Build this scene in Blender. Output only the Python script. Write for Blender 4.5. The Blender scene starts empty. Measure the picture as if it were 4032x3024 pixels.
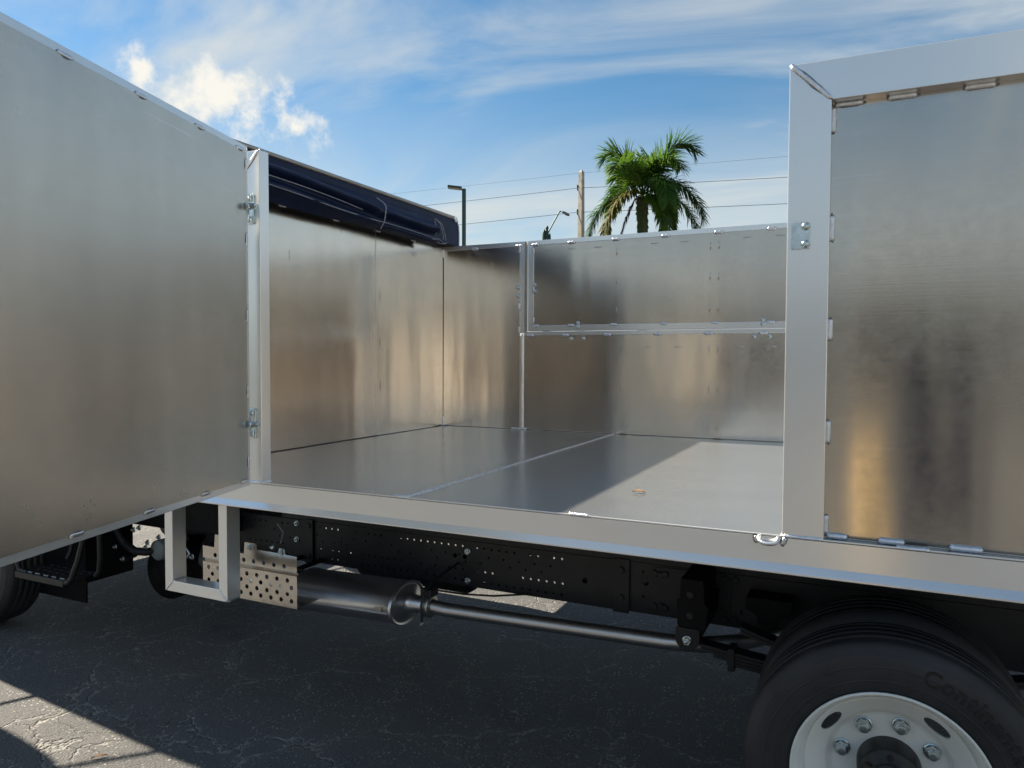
import bpy, bmesh, math, random
from mathutils import Vector, Matrix, noise as mnoise
from mathutils.geometry import delaunay_2d_cdt

S = bpy.context.scene
COL = S.collection
rad = math.radians
random.seed(7)

# ------------------------------------------------------------------ camera
# World: X runs along the truck (front of the truck at -X), Y across it away from the camera, Z up.
cam_d = bpy.data.cameras.new('camera')
cam = bpy.data.objects.new('camera', cam_d)
COL.objects.link(cam)
cam_d.sensor_width = 36.0
cam_d.lens = 25.72
cam_d.clip_start = 0.05
cam_d.clip_end = 3000
YAW, PITCH, ROLL = rad(25.504), rad(-2.048), rad(0.209)
Fv = Vector((-math.sin(YAW) * math.cos(PITCH), math.cos(YAW) * math.cos(PITCH), math.sin(PITCH)))
Rv = Vector((math.cos(YAW), math.sin(YAW), 0))
Uv = Rv.cross(Fv)
R2 = Rv * math.cos(ROLL) + Uv * math.sin(ROLL)
U2 = -Rv * math.sin(ROLL) + Uv * math.cos(ROLL)
M = Matrix((R2, U2, -Fv)).transposed().to_4x4()
M.translation = (0.2035, -2.2952, 1.6234)
cam.matrix_world = M
S.camera = cam

# ------------------------------------------------------------------ sun, sky, exposure
SUN_TO = Vector((-1.19, 0.15, 1.0)).normalized()
sun_d = bpy.data.lights.new('sun', 'SUN')
sun_d.energy = 5.0
sun_d.angle = rad(0.53)
sun_d.color = (1.0, 0.88, 0.70)
sun = bpy.data.objects.new('sun', sun_d)
COL.objects.link(sun)
sun.rotation_euler = (-SUN_TO).to_track_quat('-Z', 'Y').to_euler()
sun.location = SUN_TO * 60

S.view_settings.view_transform = 'Standard'
S.view_settings.look = 'None'
S.view_settings.gamma = 1.0
S.view_settings.exposure = 1.38
S.view_settings.use_curve_mapping = False
S.cycles.max_bounces = 6
S.cycles.glossy_bounces = 5
S.cycles.diffuse_bounces = 3
S.cycles.sample_clamp_indirect = 6.0
S.cycles.caustics_reflective = False
S.cycles.caustics_refractive = False

W = bpy.data.worlds.new('World')
S.world = W
W.use_nodes = True
wn, wl = W.node_tree.nodes, W.node_tree.links
wn.clear()


def wmath(op, a, b=None, c=None, clamp=False):
    n = wn.new('ShaderNodeMath')
    n.operation = op
    n.use_clamp = clamp
    for i, v in enumerate((a, b, c)):
        if v is None:
            continue
        if isinstance(v, (int, float)):
            n.inputs[i].default_value = v
        else:
            wl.new(v, n.inputs[i])
    return n.outputs[0]


def wsmooth(v, lo, hi):
    n = wn.new('ShaderNodeMapRange')
    n.interpolation_type = 'SMOOTHSTEP'
    wl.new(v, n.inputs['Value'])
    n.inputs['From Min'].default_value = lo
    n.inputs['From Max'].default_value = hi
    return n.outputs[0]


out = wn.new('ShaderNodeOutputWorld')
bg = wn.new('ShaderNodeBackground')
bg.inputs['Strength'].default_value = 0.050
wl.new(bg.outputs[0], out.inputs[0])
sky = wn.new('ShaderNodeTexSky')
sky.sky_type = 'NISHITA'
sky.sun_disc = False
sky.sun_elevation = math.asin(SUN_TO.z)
sky.sun_rotation = math.atan2(SUN_TO.x, SUN_TO.y)
sky.air_density = 1.0
sky.dust_density = 0.3
sky.ozone_density = 3.0
tc = wn.new('ShaderNodeTexCoord')
sep = wn.new('ShaderNodeSeparateXYZ')
wl.new(tc.outputs['Generated'], sep.inputs[0])
zc = wmath('MAXIMUM', sep.outputs[2], 0.0)
den = wmath('ADD', zc, 0.16)
px = wmath('DIVIDE', sep.outputs[0], den)
py = wmath('DIVIDE', sep.outputs[1], den)
cmb = wn.new('ShaderNodeCombineXYZ')
wl.new(px, cmb.inputs[0])
wl.new(py, cmb.inputs[1])
mp = wn.new('ShaderNodeMapping')
mp.inputs['Rotation'].default_value = (0, 0, rad(-38))
mp.inputs['Scale'].default_value = (0.75, 1.7, 1)
mp.inputs['Location'].default_value = (3.1, 1.75, 0.0)
wl.new(cmb.outputs[0], mp.inputs[0])
n1 = wn.new('ShaderNodeTexNoise')
n1.inputs['Scale'].default_value = 1.0
n1.inputs['Detail'].default_value = 7
n1.inputs['Roughness'].default_value = 0.56
n1.inputs['Distortion'].default_value = 0.7
wl.new(mp.outputs[0], n1.inputs[0])
cirrus = wsmooth(n1.outputs[0], 0.36, 0.72)
# coverage varies on a larger scale
n2 = wn.new('ShaderNodeTexNoise')
n2.inputs['Scale'].default_value = 0.8
n2.inputs['Detail'].default_value = 3
wl.new(cmb.outputs[0], n2.inputs[0])
cov = wsmooth(n2.outputs[0], 0.28, 0.68)
cirrus = wmath('MULTIPLY', cirrus, wmath('MULTIPLY_ADD', cov, 0.72, 0.38), clamp=True)
# thin veil towards the horizon
veil = wmath('SUBTRACT', 1.0, wsmooth(zc, 0.02, 0.42))
veil = wmath('MULTIPLY', veil, wmath('MULTIPLY_ADD', n1.outputs[0], 2.6, -0.35), clamp=True)
cirrus = wmath('MAXIMUM', cirrus, wmath('MULTIPLY', veil, 0.95))
# small fair-weather cumulus
n3 = wn.new('ShaderNodeTexNoise')
n3.inputs['Scale'].default_value = 26
n3.inputs['Detail'].default_value = 7
n3.inputs['Roughness'].default_value = 0.6
wl.new(tc.outputs['Generated'], n3.inputs[0])
CUM = [((-0.697, 0.649, 0.305), 0.074, 1.6), ((-0.640, 0.715, 0.283), 0.040, 1.5), ((-0.746, 0.580, 0.326), 0.028, 1.0),
       ((0.55, 0.78, 0.30), 0.08, 1.4), ((0.9, -0.2, 0.33), 0.10, 1.5), ((0.2, -0.92, 0.30), 0.09, 1.5)]
cum = None
for c, r, flat in CUM:
    sb = wn.new('ShaderNodeVectorMath')
    sb.operation = 'SUBTRACT'
    wl.new(tc.outputs['Generated'], sb.inputs[0])
    sb.inputs[1].default_value = Vector(c).normalized()
    ml = wn.new('ShaderNodeVectorMath')
    ml.operation = 'MULTIPLY'
    wl.new(sb.outputs[0], ml.inputs[0])
    ml.inputs[1].default_value = (1, 1, flat)
    ln = wn.new('ShaderNodeVectorMath')
    ln.operation = 'LENGTH'
    wl.new(ml.outputs[0], ln.inputs[0])
    d = wmath('DIVIDE', ln.outputs[1], r)
    v = wmath('ADD', wmath('SUBTRACT', 1.0, d), wmath('MULTIPLY_ADD', n3.outputs[0], 3.0, -1.40))
    v = wsmooth(v, 0.0, 0.95)
    cum = v if cum is None else wmath('MAXIMUM', cum, v)
mix1 = wn.new('ShaderNodeMix')
mix1.data_type = 'RGBA'
wl.new(cirrus, mix1.inputs[0])
hs_ = wn.new('ShaderNodeHueSaturation')
hs_.inputs['Saturation'].default_value = 1.28
hs_.inputs['Value'].default_value = 0.95
hs_.inputs['Hue'].default_value = 0.489
wl.new(sky.outputs[0], hs_.inputs['Color'])
wl.new(hs_.outputs[0], mix1.inputs[6])
mix1.inputs[7].default_value = (5.9, 6.0, 5.6, 1)
mix2 = wn.new('ShaderNodeMix')
mix2.data_type = 'RGBA'
wl.new(cum, mix2.inputs[0])
wl.new(mix1.outputs[2], mix2.inputs[6])
mix2.inputs[7].default_value = (7.4, 7.2, 6.6, 1)
wl.new(mix2.outputs[2], bg.inputs[0])

# ------------------------------------------------------------------ helpers


class MB:
    """collects polygons; build() links them as one mesh object"""

    def __init__(self):
        self.v, self.f, self.sm = [], [], []

    def add(self, vs, fs, smooth=False):
        o = len(self.v)
        self.v += [tuple(p) for p in vs]
        self.f += [tuple(i + o for i in f) for f in fs]
        self.sm += [smooth] * len(fs)
        return self

    def box(self, x0, x1, y0, y1, z0, z1):
        vs = [(x, y, z) for x in (x0, x1) for y in (y0, y1) for z in (z0, z1)]
        return self.add(vs, [(0, 1, 3, 2), (4, 6, 7, 5), (0, 4, 5, 1), (2, 3, 7, 6), (0, 2, 6, 4), (1, 5, 7, 3)])

    def tube(self, path, r, n=10, caps=True, flat=1.0):
        path = [Vector(p) for p in path]
        rings = []
        up = Vector((0, 0, 1))
        prev = None
        for i, p in enumerate(path):
            t = (path[min(i + 1, len(path) - 1)] - path[max(i - 1, 0)]).normalized()
            if prev is None:
                a = t.cross(up if abs(t.z) < 0.95 else Vector((1, 0, 0))).normalized()
            else:
                a = (prev - t * prev.dot(t)).normalized()
            prev = a
            b = t.cross(a)
            rr = r[i] if isinstance(r, (list, tuple)) else r
            rings.append([p + a * math.cos(2 * math.pi * k / n) * rr + b * math.sin(2 * math.pi * k / n) * rr * flat for k in range(n)])
        vs = [q for rg in rings for q in rg]
        fs = [(i * n + k, i * n + (k + 1) % n, (i + 1) * n + (k + 1) % n, (i + 1) * n + k) for i in range(len(rings) - 1) for k in range(n)]
        self.add(vs, fs, True)
        if caps:
            self.add(rings[0], [tuple(range(n))])
            self.add(rings[-1], [tuple(range(n - 1, -1, -1))])
        return self

    def lathe(self, prof, n=48, c=(0, 0, 0), axis='y', smooth=True, a0=0, a1=2 * math.pi):
        """prof: (radius, height along axis)"""
        vs, m = [], len(prof)
        full = abs(a1 - a0 - 2 * math.pi) < 1e-6
        cnt = n if full else n + 1
        for k in range(cnt):
            a = a0 + (a1 - a0) * k / n
            for r, h in prof:
                if axis == 'y':
                    vs.append((c[0] + r * math.cos(a), c[1] + h, c[2] + r * math.sin(a)))
                elif axis == 'x':
                    vs.append((c[0] + h, c[1] + r * math.cos(a), c[2] + r * math.sin(a)))
                else:
                    vs.append((c[0] + r * math.cos(a), c[1] + r * math.sin(a), c[2] + h))
        fs = []
        for k in range(n):
            k2 = (k + 1) % cnt
            for j in range(m - 1):
                fs.append((k * m + j, k * m + j + 1, k2 * m + j + 1, k2 * m + j))
        return self.add(vs, fs, smooth)

    def prism(self, poly, y0, y1, axis='y'):
        """poly of 2-D points extruded along an axis"""
        def P(a, b, h):
            return {'y': (a, h, b), 'x': (h, a, b), 'z': (a, b, h)}[axis]
        n = len(poly)
        vs = [P(a, b, y0) for a, b in poly] + [P(a, b, y1) for a, b in poly]
        fs = [tuple(range(n)), tuple(range(2 * n - 1, n - 1, -1))] + [(i, i + n, (i + 1) % n + n, (i + 1) % n) for i in range(n)]
        return self.add(vs, fs)

    def plate(self, outline, holes, t0, t1, axis='y', fn=None):
        """flat plate with real holes: constrained triangulation, then thickness"""
        pts, edges = [], []
        loops = [outline] + holes
        for lp in loops:
            o = len(pts)
            pts += [Vector(p) for p in lp]
            edges += [(o + i, o + (i + 1) % len(lp)) for i in range(len(lp))]
        if fn:
            for lp in fn:
                o = len(pts)
                pts += [Vector(p) for p in lp]
                edges += [(o + i, o + (i + 1) % len(lp)) for i in range(len(lp))]
        v2, _, tri, *_ = delaunay_2d_cdt(pts, edges, [], 0, 1e-6)

        def inside(p, lp):
            c = False
            j = len(lp) - 1
            for i in range(len(lp)):
                if (lp[i][1] > p[1]) != (lp[j][1] > p[1]) and p[0] < (lp[j][0] - lp[i][0]) * (p[1] - lp[i][1]) / (lp[j][1] - lp[i][1]) + lp[i][0]:
                    c = not c
                j = i
            return c
        boxes = [(min(p[0] for p in h), max(p[0] for p in h), min(p[1] for p in h), max(p[1] for p in h), h) for h in holes]
        keep = []
        for t in tri:
            c = (sum(v2[i][0] for i in t) / 3, sum(v2[i][1] for i in t) / 3)
            if not inside(c, outline):
                continue
            if any(b[0] <= c[0] <= b[1] and b[2] <= c[1] <= b[3] and inside(c, b[4]) for b in boxes):
                continue
            keep.append(tuple(t))

        def P(p, h):
            return {'y': (p[0], h, p[1]), 'x': (h, p[0], p[1]), 'z': (p[0], p[1], h)}[axis]
        n = len(v2)
        vs = [P(p, t0) for p in v2] + [P(p, t1) for p in v2]
        fs = [t for t in keep] + [(t[2] + n, t[1] + n, t[0] + n) for t in keep]
        cnt = {}
        for t in keep:
            for a, b in ((t[0], t[1]), (t[1], t[2]), (t[2], t[0])):
                cnt[(a, b)] = 1
        for a, b in list(cnt):
            if (b, a) not in cnt:
                fs.append((a, a + n, b + n, b))
        return self.add(vs, fs)

    def mesh(self, name, mat, recalc=True, bevel=0):
        me = bpy.data.meshes.new(name)
        me.from_pydata(self.v, [], self.f)
        me.polygons.foreach_set('use_smooth', self.sm)
        if recalc or bevel:
            bm = bmesh.new()
            bm.from_mesh(me)
            if bevel:
                bmesh.ops.remove_doubles(bm, verts=bm.verts, dist=1e-6)
                es = [e for e in bm.edges if len(e.link_faces) == 2 and e.calc_face_angle(0) > 0.5]
                bmesh.ops.bevel(bm, geom=es, offset=bevel, segments=2, profile=0.6, affect='EDGES', clamp_overlap=True)
            bmesh.ops.recalc_face_normals(bm, faces=bm.faces)
            bm.to_mesh(me)
            bm.free()
        if mat:
            me.materials.append(mat)
        return me

    def build(self, name, mat, parent=None, recalc=True, bevel=0):
        return obj(name, self.mesh(name, mat, recalc, bevel), parent)


def obj(name, me, parent=None):
    o = bpy.data.objects.new(name, me)
    COL.objects.link(o)
    if parent:
        o.parent = parent
    return o


def empty(name, loc=(0, 0, 0)):
    o = bpy.data.objects.new(name, None)
    o.empty_display_size = 0.2
    COL.objects.link(o)
    o.location = loc
    return o


def tag(o, label=None, cat=None, group=None, kind=None):
    if label:
        o['label'] = label
    if cat:
        o['category'] = cat
    if group:
        o['group'] = group
    if kind:
        o['kind'] = kind
    return o


def place(me, name, parent, loc, xdir=(1, 0, 0), zdir=(0, 0, 1)):
    o = obj(name, me, parent)
    x = Vector(xdir).normalized()
    z = Vector(zdir)
    z = (z - x * z.dot(x)).normalized()
    y = z.cross(x)
    m = Matrix((x, y, z)).transposed().to_4x4()
    m.translation = Vector(loc)
    o.matrix_basis = m
    return o


def circle(cx, cz, r, n=10, rz=None, rot=0.0):
    rz = r if rz is None else rz
    c, s = math.cos(rot), math.sin(rot)
    out = []
    for k in range(n):
        a = 2 * math.pi * k / n
        x, z = r * math.cos(a), rz * math.sin(a)
        out.append((cx + x * c - z * s, cz + x * s + z * c))
    return out


# ------------------------------------------------------------------ materials
class NT:
    def __init__(self, name):
        self.m = bpy.data.materials.new(name)
        self.m.use_nodes = True
        self.n, self.l = self.m.node_tree.nodes, self.m.node_tree.links
        self.b = self.n['Principled BSDF']
        self.tc = self.n.new('ShaderNodeTexCoord')

    def vec(self, scale=(1, 1, 1), coord='Object', rot=(0, 0, 0), loc=(0, 0, 0)):
        m = self.n.new('ShaderNodeMapping')
        m.inputs['Scale'].default_value = scale
        m.inputs['Rotation'].default_value = rot
        m.inputs['Location'].default_value = loc
        self.l.new(self.tc.outputs[coord], m.inputs[0])
        return m.outputs[0]

    def noise(self, vec, scale, detail=4, rough=0.5, dist=0.0):
        n = self.n.new('ShaderNodeTexNoise')
        n.inputs['Scale'].default_value = scale
        n.inputs['Detail'].default_value = detail
        n.inputs['Roughness'].default_value = rough
        n.inputs['Distortion'].default_value = dist
        self.l.new(vec, n.inputs['Vector'])
        return n.outputs[0]

    def voro(self, vec, scale, feature='F1', rnd=1.0):
        n = self.n.new('ShaderNodeTexVoronoi')
        n.feature = feature
        n.inputs['Scale'].default_value = scale
        n.inputs['Randomness'].default_value = rnd
        self.l.new(vec, n.inputs['Vector'])
        return n

    def ramp(self, fac, stops):
        r = self.n.new('ShaderNodeValToRGB')
        e = r.color_ramp.elements
        while len(e) < len(stops):
            e.new(0.5)
        for i, (p, c) in enumerate(stops):
            e[i].position = p
            e[i].color = (c, c, c, 1) if isinstance(c, (int, float)) else (*c, 1)
        self.l.new(fac, r.inputs[0])
        return r.outputs[0]

    def mix(self, fac, a, b, mode='MIX'):
        m = self.n.new('ShaderNodeMix')
        m.data_type = 'RGBA'
        m.blend_type = mode
        for s, v in ((m.inputs[0], fac), (m.inputs[6], a), (m.inputs[7], b)):
            if isinstance(v, (int, float)):
                s.default_value = v if s.type == 'VALUE' else (v, v, v, 1)
            elif isinstance(v, tuple):
                s.default_value = (*v, 1)
            else:
                self.l.new(v, s)
        return m.outputs[2]

    def math(self, op, a, b=None, clamp=False):
        n = self.n.new('ShaderNodeMath')
        n.operation = op
        n.use_clamp = clamp
        for i, v in enumerate((a, b)):
            if v is None:
                continue
            if isinstance(v, (int, float)):
                n.inputs[i].default_value = v
            else:
                self.l.new(v, n.inputs[i])
        return n.outputs[0]

    def bump(self, h, strength, dist=0.01, prev=None):
        b = self.n.new('ShaderNodeBump')
        b.inputs['Strength'].default_value = strength
        b.inputs['Distance'].default_value = dist
        self.l.new(h, b.inputs['Height'])
        if prev:
            self.l.new(prev, b.inputs['Normal'])
        return b.outputs[0]

    def set(self, **kw):
        names = dict(color='Base Color', rough='Roughness', metal='Metallic', normal='Normal', aniso='Anisotropic', arot='Anisotropic Rotation', tangent='Tangent', spec='Specular IOR Level', coat='Coat Weight', trans='Transmission Weight', ior='IOR', crough='Coat Roughness')
        for k, v in kw.items():
            s = self.b.inputs[names[k]]
            if isinstance(v, (int, float)):
                s.default_value = v
            elif isinstance(v, tuple):
                s.default_value = (*v, 1)
            else:
                self.l.new(v, s)
        return self.m


def simple(name, color, rough=0.5, metal=0.0, var=0.15, scale=6, bump=0.0, bscale=60, spec=0.5):
    t = NT(name)
    v = t.vec()
    n = t.noise(v, scale, 3)
    c = t.mix(t.ramp(n, [(0.3, 0.0), (0.7, 1.0)]), tuple(x * (1 - var) for x in color), tuple(min(1, x * (1 + var)) for x in color))
    ra = 0.06 if metal > 0.5 else 0.2
    r = t.math('ADD', t.math('MULTIPLY', t.noise(v, scale * 3, 3), ra), rough - ra / 2)
    kw = {}
    if bump:
        kw['normal'] = t.bump(t.noise(v, bscale, 4), bump, 0.005)
    return t.set(color=c, rough=r, metal=metal, spec=spec, **kw)


def aluminium(name, base, rough, grain, wave, aniso=0.55, stain=0.0, horiz=True, wscale=(1.9, 1.9, 0.45), clean=False, metal=1.0):
    """mill-finish sheet: rolling grain along the sheet, slow waviness, faint stains"""
    t = NT(name)
    v = t.vec()
    tg = t.n.new('ShaderNodeTangent')
    tg.direction_type = 'RADIAL'
    tg.axis = 'Z'
    gv = t.vec((3, 3, 260) if horiz else (260, 260, 3))
    g = t.noise(gv, 1.0, 3, 0.6)
    blot = t.noise(v, 2.3, 3, 0.6)
    fine = t.noise(v, 38, 3, 0.65)
    c = t.mix(t.ramp(blot, [(0.3, 0.0), (0.72, 1.0)]), tuple(x * (0.98 if clean else 0.93) for x in base), tuple(min(1, x * (1.02 if clean else 1.06)) for x in base))
    if not clean:
        c = t.mix(t.math('MULTIPLY', t.ramp(g, [(0.35, 0.0), (0.70, 1.0)]), 0.10), c, tuple(x * 0.6 for x in base))
        tb_ = t.noise(t.vec((7, 7, 0.5)), 1.0, 3)
        c = t.mix(t.math('MULTIPLY', t.ramp(tb_, [(0.35, 0.0), (0.70, 1.0)]), 0.16), c, tuple(x * 0.62 for x in base))
    if not clean:
        sc_ = t.ramp(t.noise(t.vec((1.3, 1.3, 75), rot=(0.05, 0.06, 0)), 1.7, 2, 0.6), [(0.70, 0.0), (0.735, 1.0)])
        c = t.mix(t.math('MULTIPLY', sc_, 0.30), c, tuple(min(1, x * 1.5) for x in base))
    if stain:
        sp = t.ramp(t.noise(t.vec((1, 1, 0.55)), 19, 5, 0.7), [(0.52, 0.0), (0.72, 1.0)])
        sp = t.math('MULTIPLY', sp, stain)
        c = t.mix(sp, c, tuple(x * 0.45 for x in base))
    r = t.math('ADD', t.math('MULTIPLY', fine, 0.04 if clean else 0.08), t.math('ADD', t.math('MULTIPLY', blot, 0.04 if clean else 0.08), rough - (0.04 if clean else 0.08)))
    nb = t.bump(t.noise(t.vec(wscale), 1.6, 2, 0.4), wave, 0.05)
    if grain > 0:
        nb = t.bump(g, grain, 0.0006, nb)
    return t.set(color=c, rough=r, metal=metal, aniso=aniso, arot=0.25, tangent=tg.outputs[0], normal=nb)


M_SHEET = aluminium('aluminium_sheet', (0.585, 0.545, 0.495), 0.16, 0.10, 0.16, stain=0.04, aniso=0.75)
M_INNER = aluminium('aluminium_sheet_inner', (0.80, 0.745, 0.68), 0.15, 0.08, 0.14, stain=0.04, metal=0.95, aniso=0.75)
M_DOOR = aluminium('aluminium_sheet_mottled', (0.68, 0.645, 0.58), 0.25, 0.10, 0.14, stain=0.10, metal=0.95, aniso=0.78)
M_TUBE = aluminium('aluminium_extrusion', (0.95, 0.945, 0.93), 0.25, 0.0, 0.01, aniso=0.2, horiz=False, clean=True, metal=0.62)
M_RUB = aluminium('aluminium_rub_rail', (0.95, 0.95, 0.94), 0.22, 0.0, 0.01, aniso=0.2, horiz=True, clean=True, metal=0.62)
M_WELD = simple('weld_bead_metal', (0.82, 0.83, 0.86), 0.30, 1.0, 0.12, 60, 0.4, 300)
M_SOOT = simple('weld_soot', (0.20, 0.20, 0.21), 0.6, 0.8, 0.4, 80)
M_ZINC = simple('zinc_plated_steel', (0.62, 0.70, 0.72), 0.28, 1.0, 0.15, 40)
M_STEEL = simple('stainless_shield', (0.62, 0.585, 0.54), 0.15, 1.0, 0.12, 9, 0.10, 14)
M_MUFF = simple('aluminised_steel', (0.72, 0.73, 0.76), 0.33, 1.0, 0.05, 3)
M_PIPE = simple('exhaust_pipe_steel', (0.60, 0.60, 0.60), 0.36, 1.0, 0.08, 4)
M_BLACK = simple('black_chassis_paint', (0.016, 0.017, 0.020), 0.46, 0.0, 0.3, 9, 0.04, 90, spec=0.5)
M_UNDER = simple('under_frame_dark', (0.008, 0.008, 0.009), 0.6, 0.0, 0.3, 9, spec=0.2)
M_RUBBER = simple('tyre_rubber', (0.027, 0.028, 0.031), 0.6, 0.0, 0.35, 7, 0.15, 160)
M_LETTER = simple('tyre_lettering', (0.010, 0.010, 0.011), 0.5, 0.0, 0.2, 30)
M_WHEEL = simple('cream_white_wheel_paint', (0.88, 0.90, 0.86), 0.33, 0.0, 0.05, 8, 0.03, 40)
M_HUB = simple('black_hub', (0.010, 0.010, 0.011), 0.42, 0.0, 0.3, 20, 0.1, 80)
M_TARP = simple('navy_vinyl_tarp', (0.010, 0.020, 0.062), 0.52, 0.0, 0.25, 5, 0.32, 26, spec=0.25)
M_CORD = simple('grey_cord', (0.45, 0.43, 0.45), 0.7, 0.0, 0.2, 50)
M_TRIM = simple('tan_grey_tube', (0.42, 0.39, 0.35), 0.42, 0.6, 0.15, 10)
M_GAP = simple('dark_joint_gap_shade', (0.02, 0.02, 0.022), 0.7)  # dark joints, and painted shade for the gap between walls and floor
M_CAB = simple('white_cab_paint', (0.78, 0.78, 0.77), 0.22, 0.0, 0.03, 3)
M_GLASS = simple('dark_cab_glass', (0.015, 0.018, 0.02), 0.06, 0.0, 0.1, 3)
M_PLASTIC = simple('black_plastic', (0.02, 0.02, 0.02), 0.5, 0.0, 0.2, 12)
M_FLAP = simple('black_rubber_flap', (0.008, 0.008, 0.009), 0.75, 0.0, 0.2, 12, spec=0.15)
M_TANK = simple('grey_plastic_tank', (0.24, 0.27, 0.27), 0.45, 0.0, 0.1, 9)
M_POLE = simple('dark_green_pole_paint', (0.012, 0.045, 0.038), 0.4, 0.0, 0.15, 5)
M_CONC = simple('weathered_concrete_pole', (0.42, 0.38, 0.31), 0.85, 0.0, 0.2, 4, 0.3, 30)
M_GALV = simple('galvanised_arm', (0.10, 0.13, 0.14), 0.5, 0.6, 0.2, 8)
M_WIRE = simple('dark_wire', (0.10, 0.11, 0.12), 0.6)
M_DRYLEAF = simple('dry_brown_leaf', (0.42, 0.20, 0.07), 0.7, 0.0, 0.3, 40)
M_CACTUS = simple('cactus_skin', (0.02, 0.05, 0.035), 0.6, 0.0, 0.3, 12)


def mat_deck():
    t = NT('grey_deck_plate')
    v = t.vec()
    blot = t.noise(t.vec((0.5, 1.6, 1)), 2.5, 6, 0.6)
    c = t.mix(t.ramp(blot, [(0.3, 0.0), (0.75, 1.0)]), (0.50, 0.515, 0.54), (0.58, 0.59, 0.60))
    spk = t.voro(v, 26, 'F1')
    sp = t.ramp(spk.outputs['Distance'], [(0.035, 1.0), (0.06, 0.0)])
    gate = t.ramp(t.noise(v, 9, 2), [(0.48, 0.0), (0.58, 1.0)])
    c = t.mix(t.math('MULTIPLY', sp, gate), c, (0.85, 0.84, 0.80))
    scr = t.ramp(t.noise(t.vec((2.2, 60, 1), rot=(0, 0, 0.12)), 1.6, 3, 0.7), [(0.66, 0.0), (0.74, 1.0)])
    c = t.mix(t.math('MULTIPLY', scr, 0.35), c, (0.75, 0.75, 0.72))
    dst = t.ramp(t.noise(v, 3.4, 5, 0.65), [(0.50, 0.0), (0.78, 1.0)])
    c = t.mix(t.math('MULTIPLY', dst, 0.30), c, (0.62, 0.60, 0.56))
    r = t.math('ADD', t.math('MULTIPLY', t.noise(v, 20, 6, 0.7), 0.12), 0.16)
    nb = t.bump(t.noise(t.vec((1, 1, 1)), 2.2, 2), 0.10, 0.03)
    nb = t.bump(t.noise(t.vec((4, 140, 1)), 1.0, 3), 0.10, 0.001, nb)
    return t.set(color=c, rough=r, metal=0.80, normal=nb, spec=0.6)


M_DECK = mat_deck()


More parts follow.
